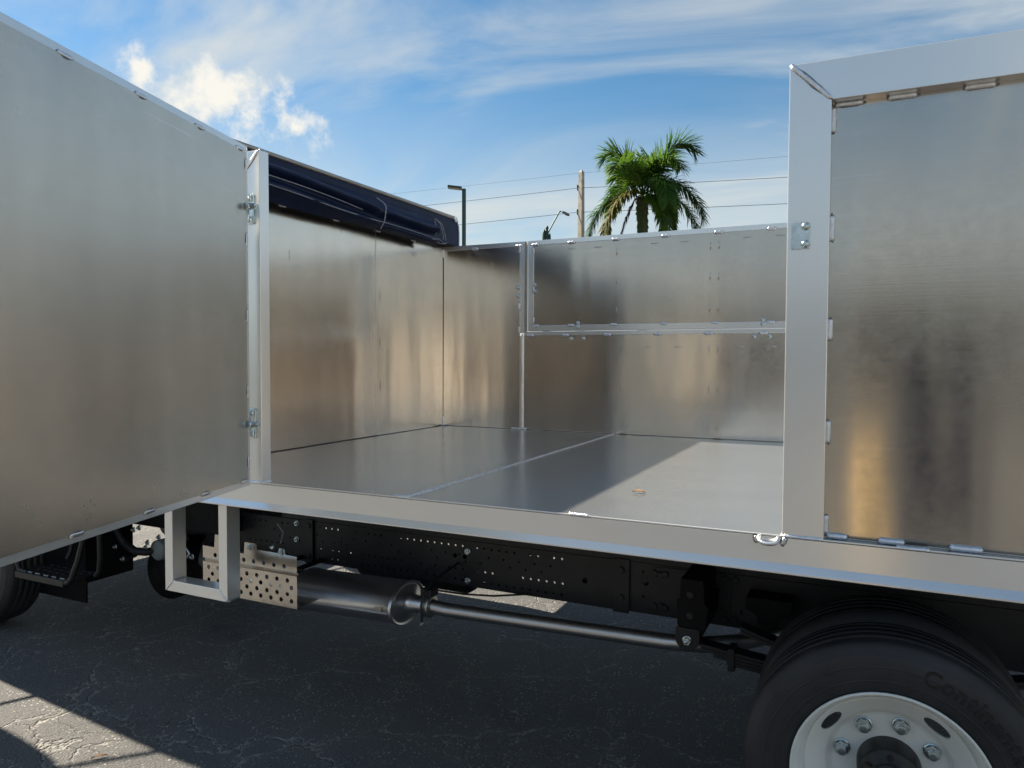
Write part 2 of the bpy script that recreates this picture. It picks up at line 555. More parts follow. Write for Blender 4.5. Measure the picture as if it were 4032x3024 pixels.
def mat_asphalt():
    t = NT('cracked_asphalt')
    v = t.vec()
    stone = t.voro(v, 95, 'F1')
    grit = t.noise(v, 130, 4, 0.7)
    mid = t.noise(v, 1.3, 6, 0.6)
    big = t.noise(v, 0.22, 4, 0.5)
    c = t.mix(t.ramp(grit, [(0.35, 0.0), (0.7, 1.0)]), (0.036, 0.042, 0.052), (0.160, 0.160, 0.160))
    c = t.mix(t.math('MULTIPLY', t.ramp(mid, [(0.35, 0.0), (0.75, 1.0)]), 0.45), c, (0.130, 0.128, 0.122))
    c = t.mix(t.math('MULTIPLY', t.ramp(t.noise(t.vec(loc=(4, 1, 0)), 1.7, 4, 0.6), [(0.60, 0.0), (0.72, 1.0)]), 0.55), c, (0.022, 0.022, 0.024))
    # pale exposed stones
    sg = t.ramp(t.noise(v, 7, 3), [(0.40, 0.0), (0.62, 1.0)])
    pick = t.ramp(stone.outputs['Color'], [(0.72, 0.0), (0.78, 1.0)])
    st = t.ramp(stone.outputs['Distance'], [(0.30, 1.0), (0.48, 0.0)])
    stf = t.math('MULTIPLY', t.math('MULTIPLY', st, pick), sg)
    c = t.mix(t.math('MULTIPLY', stf, 0.9), c, (0.52, 0.50, 0.45))
    st2 = t.voro(t.vec(loc=(0.37, 0.11, 0)), 42, 'F1')
    f2 = t.math('MULTIPLY', t.math('MULTIPLY', t.ramp(st2.outputs['Distance'], [(0.16, 1.0), (0.26, 0.0)]), t.ramp(st2.outputs['Color'], [(0.80, 0.0), (0.84, 1.0)])), t.ramp(t.noise(v, 3.1, 3), [(0.42, 0.0), (0.6, 1.0)]))
    c = t.mix(t.math('MULTIPLY', f2, 0.9), c, (0.50, 0.48, 0.44))
    # cracks: wandering cell borders at two sizes, partly filled with pale dust
    wv = t.n.new('ShaderNodeVectorMath')
    wv.operation = 'ADD'
    t.l.new(v, wv.inputs[0])
    nz = t.n.new('ShaderNodeTexNoise')
    nz.inputs['Scale'].default_value = 3.2
    nz.inputs['Detail'].default_value = 5
    t.l.new(v, nz.inputs['Vector'])
    sc = t.n.new('ShaderNodeVectorMath')
    sc.operation = 'SCALE'
    sc.inputs['Scale'].default_value = 0.42
    t.l.new(nz.outputs['Color'], sc.inputs[0])
    t.l.new(sc.outputs[0], wv.inputs[1])
    nz2 = t.n.new('ShaderNodeTexNoise')
    nz2.inputs['Scale'].default_value = 21
    nz2.inputs['Detail'].default_value = 3
    t.l.new(v, nz2.inputs['Vector'])
    sc2 = t.n.new('ShaderNodeVectorMath')
    sc2.operation = 'SCALE'
    sc2.inputs['Scale'].default_value = 0.055
    t.l.new(nz2.outputs['Color'], sc2.inputs[0])
    wv2 = t.n.new('ShaderNodeVectorMath')
    wv2.operation = 'ADD'
    t.l.new(wv.outputs[0], wv2.inputs[0])
    t.l.new(sc2.outputs[0], wv2.inputs[1])
    wv = wv2
    c1 = t.voro(wv.outputs[0], 1.9, 'DISTANCE_TO_EDGE').outputs[0]
    c2 = t.voro(wv.outputs[0], 4.6, 'DISTANCE_TO_EDGE').outputs[0]
    k1 = t.ramp(c1, [(0.0, 1.0), (0.019, 0.0)])
    k2 = t.math('MULTIPLY', t.ramp(c2, [(0.0, 1.0), (0.018, 0.0)]), t.ramp(t.noise(v, 0.9, 3), [(0.48, 0.0), (0.60, 1.0)]))
    gapk = t.ramp(t.noise(v, 1.5, 5), [(0.36, 0.0), (0.56, 1.0)])
    crack = t.math('MULTIPLY', t.math('MAXIMUM', k1, k2), gapk, True)
    dust = t.ramp(t.noise(v, 34, 4, 0.7), [(0.40, 0.0), (0.58, 1.0)])
    c = t.mix(t.math('MULTIPLY', crack, t.math('MULTIPLY', dust, 0.85)), c, (0.50, 0.485, 0.45))
    halo = t.math('MULTIPLY', t.math('MULTIPLY', t.ramp(c1, [(0.0, 1.0), (0.10, 0.0)]), gapk), 0.20)
    c = t.mix(halo, c, (0.20, 0.196, 0.185))
    h = t.math('ADD', t.math('MULTIPLY', stone.outputs['Distance'], -0.5), t.math('MULTIPLY', grit, 0.9))
    h = t.math('SUBTRACT', h, t.math('MULTIPLY', crack, 2.6))
    nb = t.bump(h, 0.9, 0.007)
    r = t.math('ADD', t.math('MULTIPLY', grit, 0.2), 0.68)
    return t.set(color=c, rough=r, normal=nb, spec=0.35)


M_ASPH = mat_asphalt()


def mat_frond(name, a, b, c3):
    t = NT(name)
    v = t.vec()
    n = t.noise(v, 2.2, 4)
    c = t.mix(t.ramp(n, [(0.3, 0.0), (0.7, 1.0)]), a, b)
    c = t.mix(t.ramp(t.noise(v, 9, 3), [(0.55, 0.0), (0.75, 1.0)]), c, c3)
    m = t.set(color=c, rough=0.55, spec=0.2)
    # leaflets let some light through
    tr = t.n.new('ShaderNodeBsdfTranslucent')
    t.l.new(c, tr.inputs[0])
    ms = t.n.new('ShaderNodeMixShader')
    ms.inputs[0].default_value = 0.42
    o = [x for x in t.n if x.type == 'OUTPUT_MATERIAL'][0]
    t.l.new(t.b.outputs[0], ms.inputs[1])
    t.l.new(tr.outputs[0], ms.inputs[2])
    t.l.new(ms.outputs[0], o.inputs[0])
    return m


M_FROND = mat_frond('palm_frond_green', (0.058, 0.140, 0.016), (0.125, 0.230, 0.030), (0.18, 0.26, 0.05))
M_FROND_DK = mat_frond('palm_frond_deep_green', (0.034, 0.095, 0.014), (0.075, 0.165, 0.024), (0.13, 0.20, 0.05))
M_FROND_Y = mat_frond('palm_frond_yellowing', (0.06, 0.09, 0.015), (0.16, 0.14, 0.015), (0.22, 0.15, 0.02))
M_FROND_P = mat_frond('palm_frond_pale_old', (0.07, 0.10, 0.03), (0.15, 0.16, 0.06), (0.24, 0.22, 0.11))
M_FROND_B = mat_frond('palm_frond_dead', (0.07, 0.05, 0.04), (0.13, 0.10, 0.08), (0.17, 0.13, 0.10))
M_TRUNK = simple('palm_trunk_grey', (0.36, 0.34, 0.31), 0.85, 0.0, 0.2, 3, 0.3, 20)
M_SHAFT = simple('palm_crownshaft_green', (0.10, 0.17, 0.05), 0.4, 0.0, 0.2, 3)

# ------------------------------------------------------------------ ground
g = MB()
g.add([(-600, -600, 0), (600, -600, 0), (600, 900, 0), (-600, 900, 0)], [(0, 1, 2, 3)])
tag(g.build('asphalt_ground', M_ASPH), 'cracked dark asphalt of the parking lot under the truck', 'ground', kind='structure')

# ------------------------------------------------------------------ truck dimensions
D, T = 1.095, 2.476          # deck height, top of the body walls
XB, XR = -2.727, 1.70        # inner face of the front wall, rear of the body
YF = 2.605                   # inner face of the far wall
PW, PD = 0.114, 0.053        # post width and depth
XL = -2.048                  # edge of the left post at the door opening

truck = empty('flatbed_truck', (0, 0, 0))
tag(truck, 'truck with welded bare aluminium high-sided bed, its side door swung open', 'truck')

# shared little meshes -------------------------------------------------
_beads = {}


def bead_mesh(L, w=0.0085, h=None):
    h = w * 0.75 if h is None else h
    key = (round(L, 3), w)
    if key not in _beads:
        m = MB()
        n = max(8, int(L / 0.0055))
        k = 7
        vs = []
        for i in range(n + 1):
            s = i / n
            e = min(1.0, math.sqrt(max(0.0, 1 - max(0, abs(s - 0.5) * L - (L / 2 - w)) ** 2 / (w * w))) + 0.12)
            rp = 1 + 0.13 * math.sin(s * n * math.pi) + random.uniform(-0.07, 0.07)
            for j in range(k):
                a = math.pi * j / (k - 1)
                vs.append(((s - 0.5) * L, math.cos(a) * w * e * rp, math.sin(a) * h * e * rp - 0.0012))
        fs = [(i * k + j, i * k + j + 1, (i + 1) * k + j + 1, (i + 1) * k + j) for i in range(n) for j in range(k - 1)]
        fs += [tuple(range(k)), tuple(range(n * k + k - 1, n * k - 1, -1))]
        m.add(vs, fs, True)
        _beads[key] = m.mesh('weld_bead', M_WELD)
    return _beads[key]


_soot = {}


def soot_mesh(L):
    key = round(L, 3)
    if key not in _soot:
        n = 22
        ring = []
        for i in range(n):
            a = 2 * math.pi * i / n
            rr = 1 + random.uniform(-0.12, 0.12)
            ring.append((math.cos(a) * (L / 2 + 0.003) * rr, math.sin(a) * 0.0095 * rr))
        _soot[key] = MB().prism(ring, 0.0, 0.0009, 'z').mesh('heat_mark', M_SOOT)
    return _soot[key]


def weld(parent, p, along, normal, L=0.05, w=0.0085, mark=True):
    place(bead_mesh(L, w), 'weld_bead', parent, Vector(p) + Vector(normal).normalized() * 0.0014, along, normal)
    if mark:
        place(soot_mesh(L), 'heat_mark', parent, Vector(p) + Vector(normal).normalized() * 0.0006, along, normal)


dome = MB()
dome.lathe([(0.0, 0.0075), (0.006, 0.0068), (0.010, 0.0045), (0.012, 0.001), (0.012, 0.0)], 14, axis='z')
ME_DOME = dome.mesh('carriage_bolt', M_ZINC)
hx = MB()
hx.lathe([(0.0165, 0.0), (0.0165, 0.0025), (0.012, 0.0025)], 16, axis='z')
hx.prism(circle(0, 0, 0.0125, 6), 0.0025, 0.012, 'z')
hx.lathe([(0.0, 0.019), (0.0052, 0.019), (0.0058, 0.018), (0.0058, 0.012)], 10, axis='z')
ME_HEX = hx.mesh('hex_bolt', M_ZINC)
hb = MB()
hb.prism(circle(0, 0, 0.013, 6), 0.0, 0.010, 'z')
hb.lathe([(0.016, 0.0), (0.016, 0.003), (0.012, 0.003)], 14, axis='z')
ME_HEXB = hb.mesh('black_bolt', M_BLACK)
mk = MB()
mk.add([(-0.026, -0.0035, 0), (0.026, -0.0035, 0), (0.024, 0, 0.0016), (-0.024, 0, 0.0016), (0.026, 0.0035, 0), (-0.026, 0.0035, 0)],
       [(0, 1, 2, 3), (3, 2, 4, 5), (0, 3, 5), (1, 4, 2)], True)
ME_MARK = mk.mesh('weld_mark', M_SHEET, recalc=False)

# ------------------------------------------------------------------ deck
deck = MB().box(-1.339, XR, 0.006, YF + 0.03, D - 0.008, D).build('deck_plate', M_DECK, truck)
deck2 = MB().box(XB - 0.03, -1.341, 0.006, YF + 0.03, D - 0.008, D + 0.0008).build('deck_plate', M_DECK, truck)
# long weld where the two plates meet
wl_ = MB()
path, rr = [], []
for i in range(160):
    y = 0.012 + (YF - 0.03) * i / 159
    path.append((-1.340 + 0.0025 * mnoise.noise((y * 6, 0.3, 1.7)) + 0.004 * mnoise.noise((y * 1.1, 3.3, 0.2)), y, D + 0.0005))
    rr.append(0.0080 + 0.0020 * mnoise.noise((y * 14, 1.1, 0)))
wl_.tube(path, rr, 8, flat=0.6)
wl_.build('seam_weld', M_WELD, deck)

# side rail under the deck edge (rub rail)
rub = MB()
prof = [(0.004, D - 0.001), (-0.004, D - 0.003), (-0.0045, D - 0.080), (-0.007, D - 0.084), (-0.0165, D - 0.099), (-0.0185, D - 0.102), (-0.0185, D - 0.1065), (-0.015, D - 0.109), (0.035, D - 0.109), (0.035, D - 0.102), (0.004, D - 0.102)]
rub.prism(prof, XB - 0.06, XR + 0.02, 'x')
rub_o = rub.build('rub_rail', M_RUB, truck)
lip = MB()
lip.box(XB - 0.03, XR, -0.0025, 0.0045, D - 0.001, D + 0.0035)
lip.build('edge_strip', M_TUBE, rub_o, bevel=0.001)
lip2 = MB().box(XB - 0.03, XR, 0.0065, 0.0100, D - 0.004, D + 0.0022)
lip2.build('edge_strip', M_GAP, rub_o)
for x0, x1 in ((-1.392, -1.318), (-0.680, -0.603), (0.30, 0.385)):
    weld(rub_o, ((x0 + x1) / 2, 0.002, D + 0.0035), (1, 0, 0), (0, -0.5, 1), x1 - x0, 0.0075, False)

# tie-down ring on the rail beside the right post
dr = MB()
x0, x1, zz = -0.064, -0.010, D - 0.004
pts = []
for i in range(17):
    a = math.pi * i / 16
    pts.append(((x0 + x1) / 2 - math.cos(a) * (x1 - x0) / 2, -0.008 - math.sin(a) ** 0.6 * 0.018, zz - math.sin(a) ** 0.6 * 0.016))
dr.tube(pts, 0.0065, 10)
dr.build('tie_down_ring', M_WELD, truck)
weld(rub_o, (-0.072, -0.006, D - 0.012), (0.3, 0, -1), (0, -1, 0), 0.022, 0.006)
weld(rub_o, (0.006, -0.006, D - 0.012), (0.4, 0, 1), (0, -1, 0), 0.026, 0.007)


# ------------------------------------------------------------------ near-side framed panels
def mitred_frame(parent, xa, xb, corner):
    """post + top rail with a mitred corner at xa (corner=+1: panel runs to +X)"""
    s = 1 if xb > xa else -1
    post = MB()
    post.prism([(xa, D + 0.0005), (xa + s * PW, D + 0.0005), (xa + s * PW, T - PW), (xa, T)], 0.0, PD)
    p = post.build('corner_post', M_TUBE, parent, bevel=0.0022)
    rail = MB()
    rail.prism([(xa + s * 0.0012, T), (xb, T), (xb, T - PW), (xa + s * (PW + 0.0012), T - PW)], 0.0, PD)
    rail.build('top_rail', M_RUB, parent, bevel=0.0022)
    # mitre weld, front face
    weld(parent, (xa + s * (PW * 0.5 + 0.002), 0.0, T - PW * 0.5), (s, 0, -1), (0, -1, 0), PW * 1.36, 0.0075)
    weld(parent, (xa + s * 0.006, 0.026, T), (0, 1, 0), (0, 0, 1), 0.045, 0.007, False)
    # foot weld
    weld(parent, (xa + s * PW * 0.5, 0.0, D + 0.003), (1, 0, 0), (0, -1, 0.6), PW * 0.98, 0.0062, False)
    weld(parent, (xa, 0.028, D + 0.003), (0, 1, 0), (-s, 0, 0.6), 0.06, 0.0065, False)
    return p


side = MB().box(PW - 0.004, XR - 0.05, 0.0415, 0.0445, D + 0.004, T - 0.05).build('side_panel', M_SHEET, truck)
side['label'] = 'closed sheet panel in the frame right of the opening'
mitred_frame(side, 0.0, XR, 1)
MB().box(XR - 0.10, XR, 0.0, PD, D + 0.0005, T - PW).build('corner_post', M_TUBE, side, bevel=0.002)
MB().box(PW, XR - 0.10, 0.046, PD + 0.02, D + 0.001, D + 0.05).build('bottom_rail', M_TUBE, side)
YP = 0.0415
for x, L in ((0.294, 0.075), (0.478, 0.075), (0.70, 0.07), (0.95, 0.07), (1.2, 0.07), (1.45, 0.07)):
    weld(side, (x, YP - 0.002, T - PW - 0.006), (1, 0, 0), (0, -1, -0.5), L, 0.0085)
for z, L in ((2.003, 0.078), (1.709, 0.066), (1.409, 0.070)):
    weld(side, (PW + 0.005, YP - 0.002, z), (0, 0, 1), (0.5, -1, 0), L, 0.0085)
weld(side, (PW + 0.005, YP - 0.002, 2.315), (0, 0, 1), (0.5, -1, 0), 0.075, 0.0075)
weld(side, (PW + 0.045, YP - 0.002, T - PW - 0.007), (1, 0, 0), (0, -1, -0.4), 0.075, 0.0075)
weld(side, (PW + 0.004, YP - 0.002, 1.135), (0, 0, 1), (0.5, -1, 0), 0.06, 0.0085)
for x, L in ((0.148, 0.058), (0.290, 0.070), (0.473, 0.082), (0.66, 0.07), (0.86, 0.08), (1.06, 0.07), (1.3, 0.08)):
    weld(side, (x, YP - 0.003, D + 0.009), (1, 0, 0), (0, -1, 0.6), L, 0.0095)
# latch plate on the right post
lp = MB().prism([(0.012, 1.943), (0.061, 1.943), (0.062, 1.944), (0.062, 2.018), (0.061, 2.019), (0.012, 2.019)], -0.0045, 0.0).build('latch_plate', M_ZINC, side, bevel=0.001)
for z in (1.956, 2.007):
    place(ME_DOME, 'carriage_bolt', side, (0.051, -0.0045, z), (1, 0, 0), (0, -1, 0))

side2 = MB().box(XB - 0.03, XL - PW + 0.004, 0.0415, 0.0445, D + 0.004, T - 0.05).build('side_panel', M_SHEET, truck)
side2['label'] = 'short sheet panel between the front wall and the hinge post'
mitred_frame(side2, XL, XB - 0.055, -1)
MB().box(XB - 0.055, XB, 0.0, PD, D + 0.0005, T - PW).build('corner_post', M_TUBE, side2, bevel=0.002)


# hinges
def hinge(z):
    h = MB().prism([(-2.106, z - 0.062), (-2.078, z - 0.062), (-2.073, z - 0.057), (-2.073, z + 0.057), (-2.078, z + 0.062), (-2.106, z + 0.062)], -0.008, 0.0).build('hinge_plate', M_ZINC, side2, bevel=0.0015)
    for dz in (-0.043, 0.043):
        MB().box(-2.103, -2.081, -0.014, -0.008, z + dz - 0.014, z + dz + 0.014).build('hinge_washer', M_ZINC, side2, bevel=0.003)
        place(ME_DOME, 'carriage_bolt', side2, (-2.092, -0.014, z + dz), (1, 0, 0), (0, -1, 0))


hinge(2.236)
hinge(1.346)

# ------------------------------------------------------------------ open side door
DA = rad(74.0)
DL = 2.03
door = MB().box(0.022, DL - 0.022, -0.0005, 0.0025, 1.118, T - 0.022).build('side_door', M_DOOR, truck)
door['label'] = 'mottled sheet door swung open on its hinges'
door.location = (-2.07, -0.04, 0)
door.rotation_euler = (0, 0, -DA)
ZB, ZT = 1.0925, T + 0.004
fr = [('door_rail', M_RUB, [(0.0, ZT), (DL, ZT), (DL - 0.05, ZT - 0.05), (0.05, ZT - 0.05)]), ('door_rail', M_RUB, [(0.0, ZB), (DL, ZB), (DL - 0.05, ZB + 0.05), (0.05, ZB + 0.05)]),
      ('door_stile', M_TUBE, [(0.0, ZB + 0.0012), (0.0, ZT - 0.0012), (0.0492, ZT - 0.051), (0.0492, ZB + 0.051)]), ('door_stile', M_TUBE, [(DL, ZB + 0.0012), (DL, ZT - 0.0012), (DL - 0.0492, ZT - 0.051), (DL - 0.0492, ZB + 0.051)])]
for nm, mt, poly in fr:
    MB().prism(poly, -0.052, -0.0012).build(nm, mt, door, bevel=0.0018)
MB().box(0.03, DL - 0.03, -0.056, -0.0525, 1.12, T - 0.025).build('outer_skin', M_SHEET, door)
for x in (0.06, 0.335, 0.655, 0.972, 1.29, 1.60, 1.9):
    weld(door, (x, 0.0, T - 0.020), (1, 0, 0), (0, 1, 0.35), 0.058, 0.007)
    weld(door, (x - 0.012, 0.0, 1.116), (1, 0, 0), (0, 1, -0.35), 0.058, 0.007)
for z in (1.19, 1.48, 1.79, 2.10, 2.40):
    weld(door, (0.020, 0.0, z), (0, 0, 1), (-0.35, 1, 0), 0.055, 0.006)
for z in (2.236, 1.346):
    hp = MB()
    hp.lathe([(0.0, -0.034), (0.0055, -0.034), (0.006, 0.03), (0.0, 0.03)], 10, axis='y', c=(0.0, 0, z))
    hp.lathe([(0.012, 0.002), (0.012, 0.012), (0.0, 0.012)], 6, axis='y', c=(0.0, 0, z), smooth=False)
    hp.lathe([(0.015, -0.004), (0.015, 0.001), (0.0, 0.001)], 14, axis='y', c=(0.0, 0, z))
    hp.lathe([(0.013, 0.014), (0.013, 0.022), (0.0, 0.022)], 6, axis='y', c=(0.0, 0, z), smooth=False)
    o = hp.build('hinge_bolt', M_ZINC, door)
    o.location = (0.012, 0.016, 0)
    MB().box(-0.012, 0.024, -0.030, -0.001, z - 0.03, z + 0.03).build('hinge_lug', M_ZINC, door, bevel=0.002)
# scratches are raised burrs too small to build; two faint scuffs left to the material

# ------------------------------------------------------------------ front wall (bulkhead)
def tilted_sheet(name, parent, a0, a1, z0, z1, at, th, axis, tilt_a=0.0, tilt_z=0.0, mat=None):
    """thin sheet, its four corners slightly out of plane as hung"""
    vs = []
    for t_ in (0, th):
        for a, z in ((a0, z0), (a1, z0), (a1, z1), (a0, z1)):
            off = at + t_ + tilt_a * (a - (a0 + a1) / 2) + tilt_z * (z - (z0 + z1) / 2)
            vs.append((a, off, z) if axis == 'y' else (off, a, z))
    m = MB().add(vs, [(0, 1, 2, 3), (7, 6, 5, 4), (0, 4, 5, 1), (1, 5, 6, 2), (2, 6, 7, 3), (3, 7, 4, 0)])
    return m.build(name, mat or M_INNER, parent)


bulk = tilted_sheet('front_wall', truck, 1.738, YF + 0.004, D + 0.006, T - 0.004, XB, -0.003, 'x', 0.002, 0.0)
bulk['label'] = 'front wall sheet behind the cab, tarp roll above it'
tilted_sheet('wall_sheet', bulk, 0.05, 1.744, D + 0.006, T - 0.004, XB - 0.0035, -0.003, 'x', -0.002, 0.001)
MB().box(XB - 0.055, XB - 0.008, PD + 0.002, YF + 0.05, T - 0.05, T).build('top_rail', M_TUBE, bulk, bevel=0.002)
for y in (0.08, 0.9, 1.74, 2.55):
    MB().box(XB - 0.055, XB - 0.0085, y - 0.025, y + 0.025, D + 0.001, T - 0.051).build('wall_post', M_TUBE, bulk)
for y, z in ((0.40, T - 0.010), (0.863, T - 0.010), (1.323, T - 0.010), (1.755, T - 0.010), (2.185, T - 0.010)):
    weld(bulk, (XB + 0.001, y, z), (0, 1, 0), (1, 0, 0.5), 0.06, 0.0085)
for z in (1.43, 1.73, 2.028):
    for y in (1.781,):
        place(ME_MARK, 'weld_mark', bulk, (XB + 0.0008, y, z), (0, 0, 1), (1, 0, 0))
for y in (0.92, 0.35):
    for z in (1.35, 1.65, 1.95, 2.2):
        place(ME_MARK, 'weld_mark', bulk, (XB - 0.0025, y, z), (0, 0, 1), (1, 0, 0))
weld(bulk, (XB + 0.003, YF - 0.003, D + 0.035), (0, 0, 1), (1, -1, 0), 0.075, 0.010)
weld(bulk, (XB + 0.003, YF - 0.003, T - 0.05), (0, 0, 1), (1, -1, 0), 0.07, 0.009)
weld(bulk, (XB + 0.02, YF - 0.01, D + 0.004), (1, -0.6, 0), (0, 0, 1), 0.055, 0.008)
MB().box(XB - 0.004, XB + 0.0035, PD, YF, D + 0.0008, D + 0.0045).build('floor_gap_shade', M_GAP, bulk)  # dark strip painting the shadow in the gap under the front wall

# ------------------------------------------------------------------ far wall
far = tilted_sheet('far_wall', truck, XB - 0.03, -2.072, D + 0.006, T - 0.03, YF, 0.003, 'y', 0.004, 0.003)
far['label'] = 'far side wall with a fold-down gate in its upper half'
tilted_sheet('wall_sheet', far, -2.036, XR, D + 0.006, 1.795, YF, 0.003, 'y', 0.001, -0.002)
tilted_sheet('gate_sheet', far, -1.962, XR - 0.03, 1.855, T - 0.03, YF, 0.003, 'y', 0.0, 0.002, M_SHEET)
fz = YF - 0.003
MB().box(XB - 0.03, -2.030, fz, YF + 0.055, T - 0.034, T).build('top_rail', M_RUB, far, bevel=0.002)
MB().box(-2.006, XR, fz, YF + 0.055, T - 0.034, T).build('gate_rail', M_RUB, far, bevel=0.002)
MB().box(-2.074, -2.034, fz, YF + 0.05, 1.805, T - 0.0345).build('gate_jamb', M_TUBE, far, bevel=0.002)
MB().box(-2.0345, -2.0175, fz - 0.003, YF + 0.02, 1.81, T - 0.002).build('gate_strip', M_TRIM, far, bevel=0.003)
MB().box(-2.006, -1.960, fz - 0.0015, YF + 0.05, 1.8605, T - 0.0345).build('gate_stile', M_TUBE, far, bevel=0.002)
MB().box(-2.006, XR, fz - 0.0015, YF + 0.05, 1.818, 1.860).build('gate_rail', M_RUB, far, bevel=0.002)
MB().box(-2.036, XR, fz, YF + 0.05, 1.786, 1.8145).build('wall_rail', M_RUB, far, bevel=0.002)
for x in (XB - 0.03, -2.10, -1.31, -0.67, 0.1, 0.9, XR - 0.06):
    MB().box(x, x + 0.05, YF + 0.012, YF + 0.055, D + 0.001, 1.785).build('wall_post', M_TUBE, far)
for x in (-2.446, -2.076, -1.948, -1.669, -1.342, -0.997, -0.649, -0.320, 0.02, 0.36):
    weld(far, (x, fz, T - 0.032), (1, 0, 0), (0, -1, -0.3), 0.058, 0.0115)
for x in (-1.943, -1.668, -1.354, -1.0, -0.66, -0.318, 0.02):
    weld(far, (x, fz, 1.858), (1, 0, 0), (0, -1, 0.4), 0.052, 0.009)
    weld(far, (x - 0.043, fz, 1.788), (1, 0, 0), (0, -1, -0.3), 0.056, 0.0105)
for z in (2.42, 2.00, 1.83):
    weld(far, (-2.073, fz, z), (0, 0, 1), (-0.4, -1, 0), 0.055, 0.0095)
for z in (2.40, 2.12, 1.90):
    weld(far, (-1.961, fz, z), (0, 0, 1), (0.4, -1, 0), 0.05, 0.006)
for x, z in ((-2.090, 2.140), (-2.088, 2.080), (-1.952, 2.155), (-1.951, 2.108), (-1.616, 1.872), (-1.616, 1.846), (-1.666, 1.762), (-1.574, 1.762), (-0.367, 1.872), (-0.367, 1.846), (-0.417, 1.766), (-0.323, 1.766)):
    place(ME_DOME, 'carriage_bolt', far, (x, fz - 0.0005, z), (1, 0, 0), (0, -1, 0)).scale = (1.2, 1.2, 1.2)
# vertical seam weld between the corner panel and the wall
path, rr = [], []
for i in range(70):
    z = D + 0.012 + (1.800 - D - 0.012) * i / 69
    path.append((-2.048 + 0.003 * mnoise.noise((z * 7, 9.2, 0)), YF - 0.003, z))
    rr.append(0.0085 + 0.0022 * mnoise.noise((z * 16, 2.0, 5)))
sw = MB()
sw.tube(path, rr, 8)
sw.build('seam_weld', M_WELD, far)
weld(far, (-2.075, YF - 0.006, D + 0.006), (1, 0, 0), (0, -0.6, 1), 0.125, 0.0085, False)
for x in (-2.152, -1.300, -0.70, -0.645):
    for z in (1.18, 1.42, 1.685):
        place(ME_MARK, 'weld_mark', far, (x, YF - 0.0012, z), (0, 0, 1), (0, -1, 0))
for x in (-1.335, -0.70, -0.645):
    for z in (1.95, 2.16, 2.36):
        place(ME_MARK, 'weld_mark', far, (x, YF - 0.0008, z), (0, 0, 1), (0, -1, 0))
for x in (-1.88, -1.70, -1.5, -1.1, -0.9, -0.5, -0.3):
    place(ME_MARK, 'weld_mark', far, (x, YF - 0.0012, 1.70), (1, 0, 0), (0, -1, 0))
    place(ME_MARK, 'weld_mark', far, (x + 0.03, YF - 0.0012, 2.40), (1, 0, 0), (0, -1, 0))
MB().box(XB, XR, YF - 0.0035, YF + 0.004, D + 0.0008, D + 0.0045).build('floor_gap_shade', M_GAP, far)  # dark strip painting the gap shadow along the foot of the far wall

MB().box(XB - 0.002, XB + 0.0035, YF - 0.0035, YF + 0.002, D + 0.075, T - 0.09).build('corner_gap', M_GAP, far)

# ------------------------------------------------------------------ rear wall of the body
rear = MB().box(XR - 0.003, XR, 0.05, YF, D + 0.006, T - 0.03).build('rear_wall', M_INNER, truck)
MB().box(XR + 0.001, XR + 0.05, 0.0, YF + 0.05, T - 0.06, T).build('top_rail', M_TUBE, rear, bevel=0.002)
for y in (0.0, 1.28, YF):
    MB().box(XR + 0.001, XR + 0.05, y, y + 0.05, D, T - 0.061).build('wall_post', M_TUBE, rear)

# ------------------------------------------------------------------ rolled tarp above the front wall
XT = -2.625
tb = MB()
oy = [(0.03, T + 0.008), (0.03, 2.665), (0.06, 2.688), (2.585, 2.688), (2.625, 2.676), (2.650, 2.650), (2.662, 2.610), (2.662, T + 0.008)]
tb.prism(oy, XT - 0.012, XT, 'x')
tarp = tb.build('tarp_housing', M_TARP, truck)
tarp['label'] = 'navy wind board with the tarp rolled along it'
MB().box(XB - 0.05, XT, 0.03, 2.66, T + 0.001, T + 0.007).build('light_block_plate', M_UNDER, tarp)  # added plate, stops sun leaking onto the deck below the wind board
tube_path = [(XT, y, 2.690) for y in (0.03, 0.6, 1.3, 2.0, 2.585)]
MB().tube(tube_path, 0.013, 14).build('top_tube', M_TRIM, tarp)
MB().tube([(XT, 2.590, 2.690), (XT, 2.602, 2.686), (XT, 2.612, 2.676), (XT + 0.006, 2.616, 2.660)], 0.0185, 12).build('tube_clamp', M_ZINC, tarp)
MB().tube([(XT, 2.605, 2.686), (XT, 2.640, 2.668), (XT, 2.660, 2.635), (XT, 2.668, 2.59), (XT, 2.668, T)], 0.006, 8).build('edge_bead', M_CORD, tarp)
# fabric valance hanging from the tube, then the roll
vs, ny, npf = [], 130, 26
for i in range(ny + 1):
    y = 0.06 + 2.30 * i / ny
    tie = math.exp(-((y - 1.58) / 0.05) ** 2)
    end = max(0.0, (y - 2.20) / 0.16)
    sag = 0.012 * mnoise.noise((y * 1.4, 4.1, 0))
    crease = 2.532 + 0.028 * math.sin(y * 2.1 + 0.6) + 0.012 * mnoise.noise((y * 3.1, 0, 8))
    for j in range(npf + 1):
        s = j / npf
        z = 2.640 - s * 0.200
        up = math.exp(-((z - (crease + 0.040)) / 0.034) ** 2)
        lo = math.exp(-((z - (crease - 0.048)) / 0.030) ** 2)
        b = 0.012 + 0.085 * max(up, 0) + 0.070 * lo + 0.012 * mnoise.noise((y * 5, z * 22, 1.0)) * (up + lo)
        b *= (1 - 0.35 * tie) * (1 - min(0.93, end * end * 0.95))
        env = min(1.0, s / 0.12) * min(1.0, (1 - s) / 0.10 + 0.0)
        x = XT + 0.002 + b * math.sin(env * math.pi / 2)
        vs.append((x, y, z + sag * s))
fs = [(i * (npf + 1) + j, i * (npf + 1) + j + 1, (i + 1) * (npf + 1) + j + 1, (i + 1) * (npf + 1) + j) for i in range(ny) for j in range(npf)]
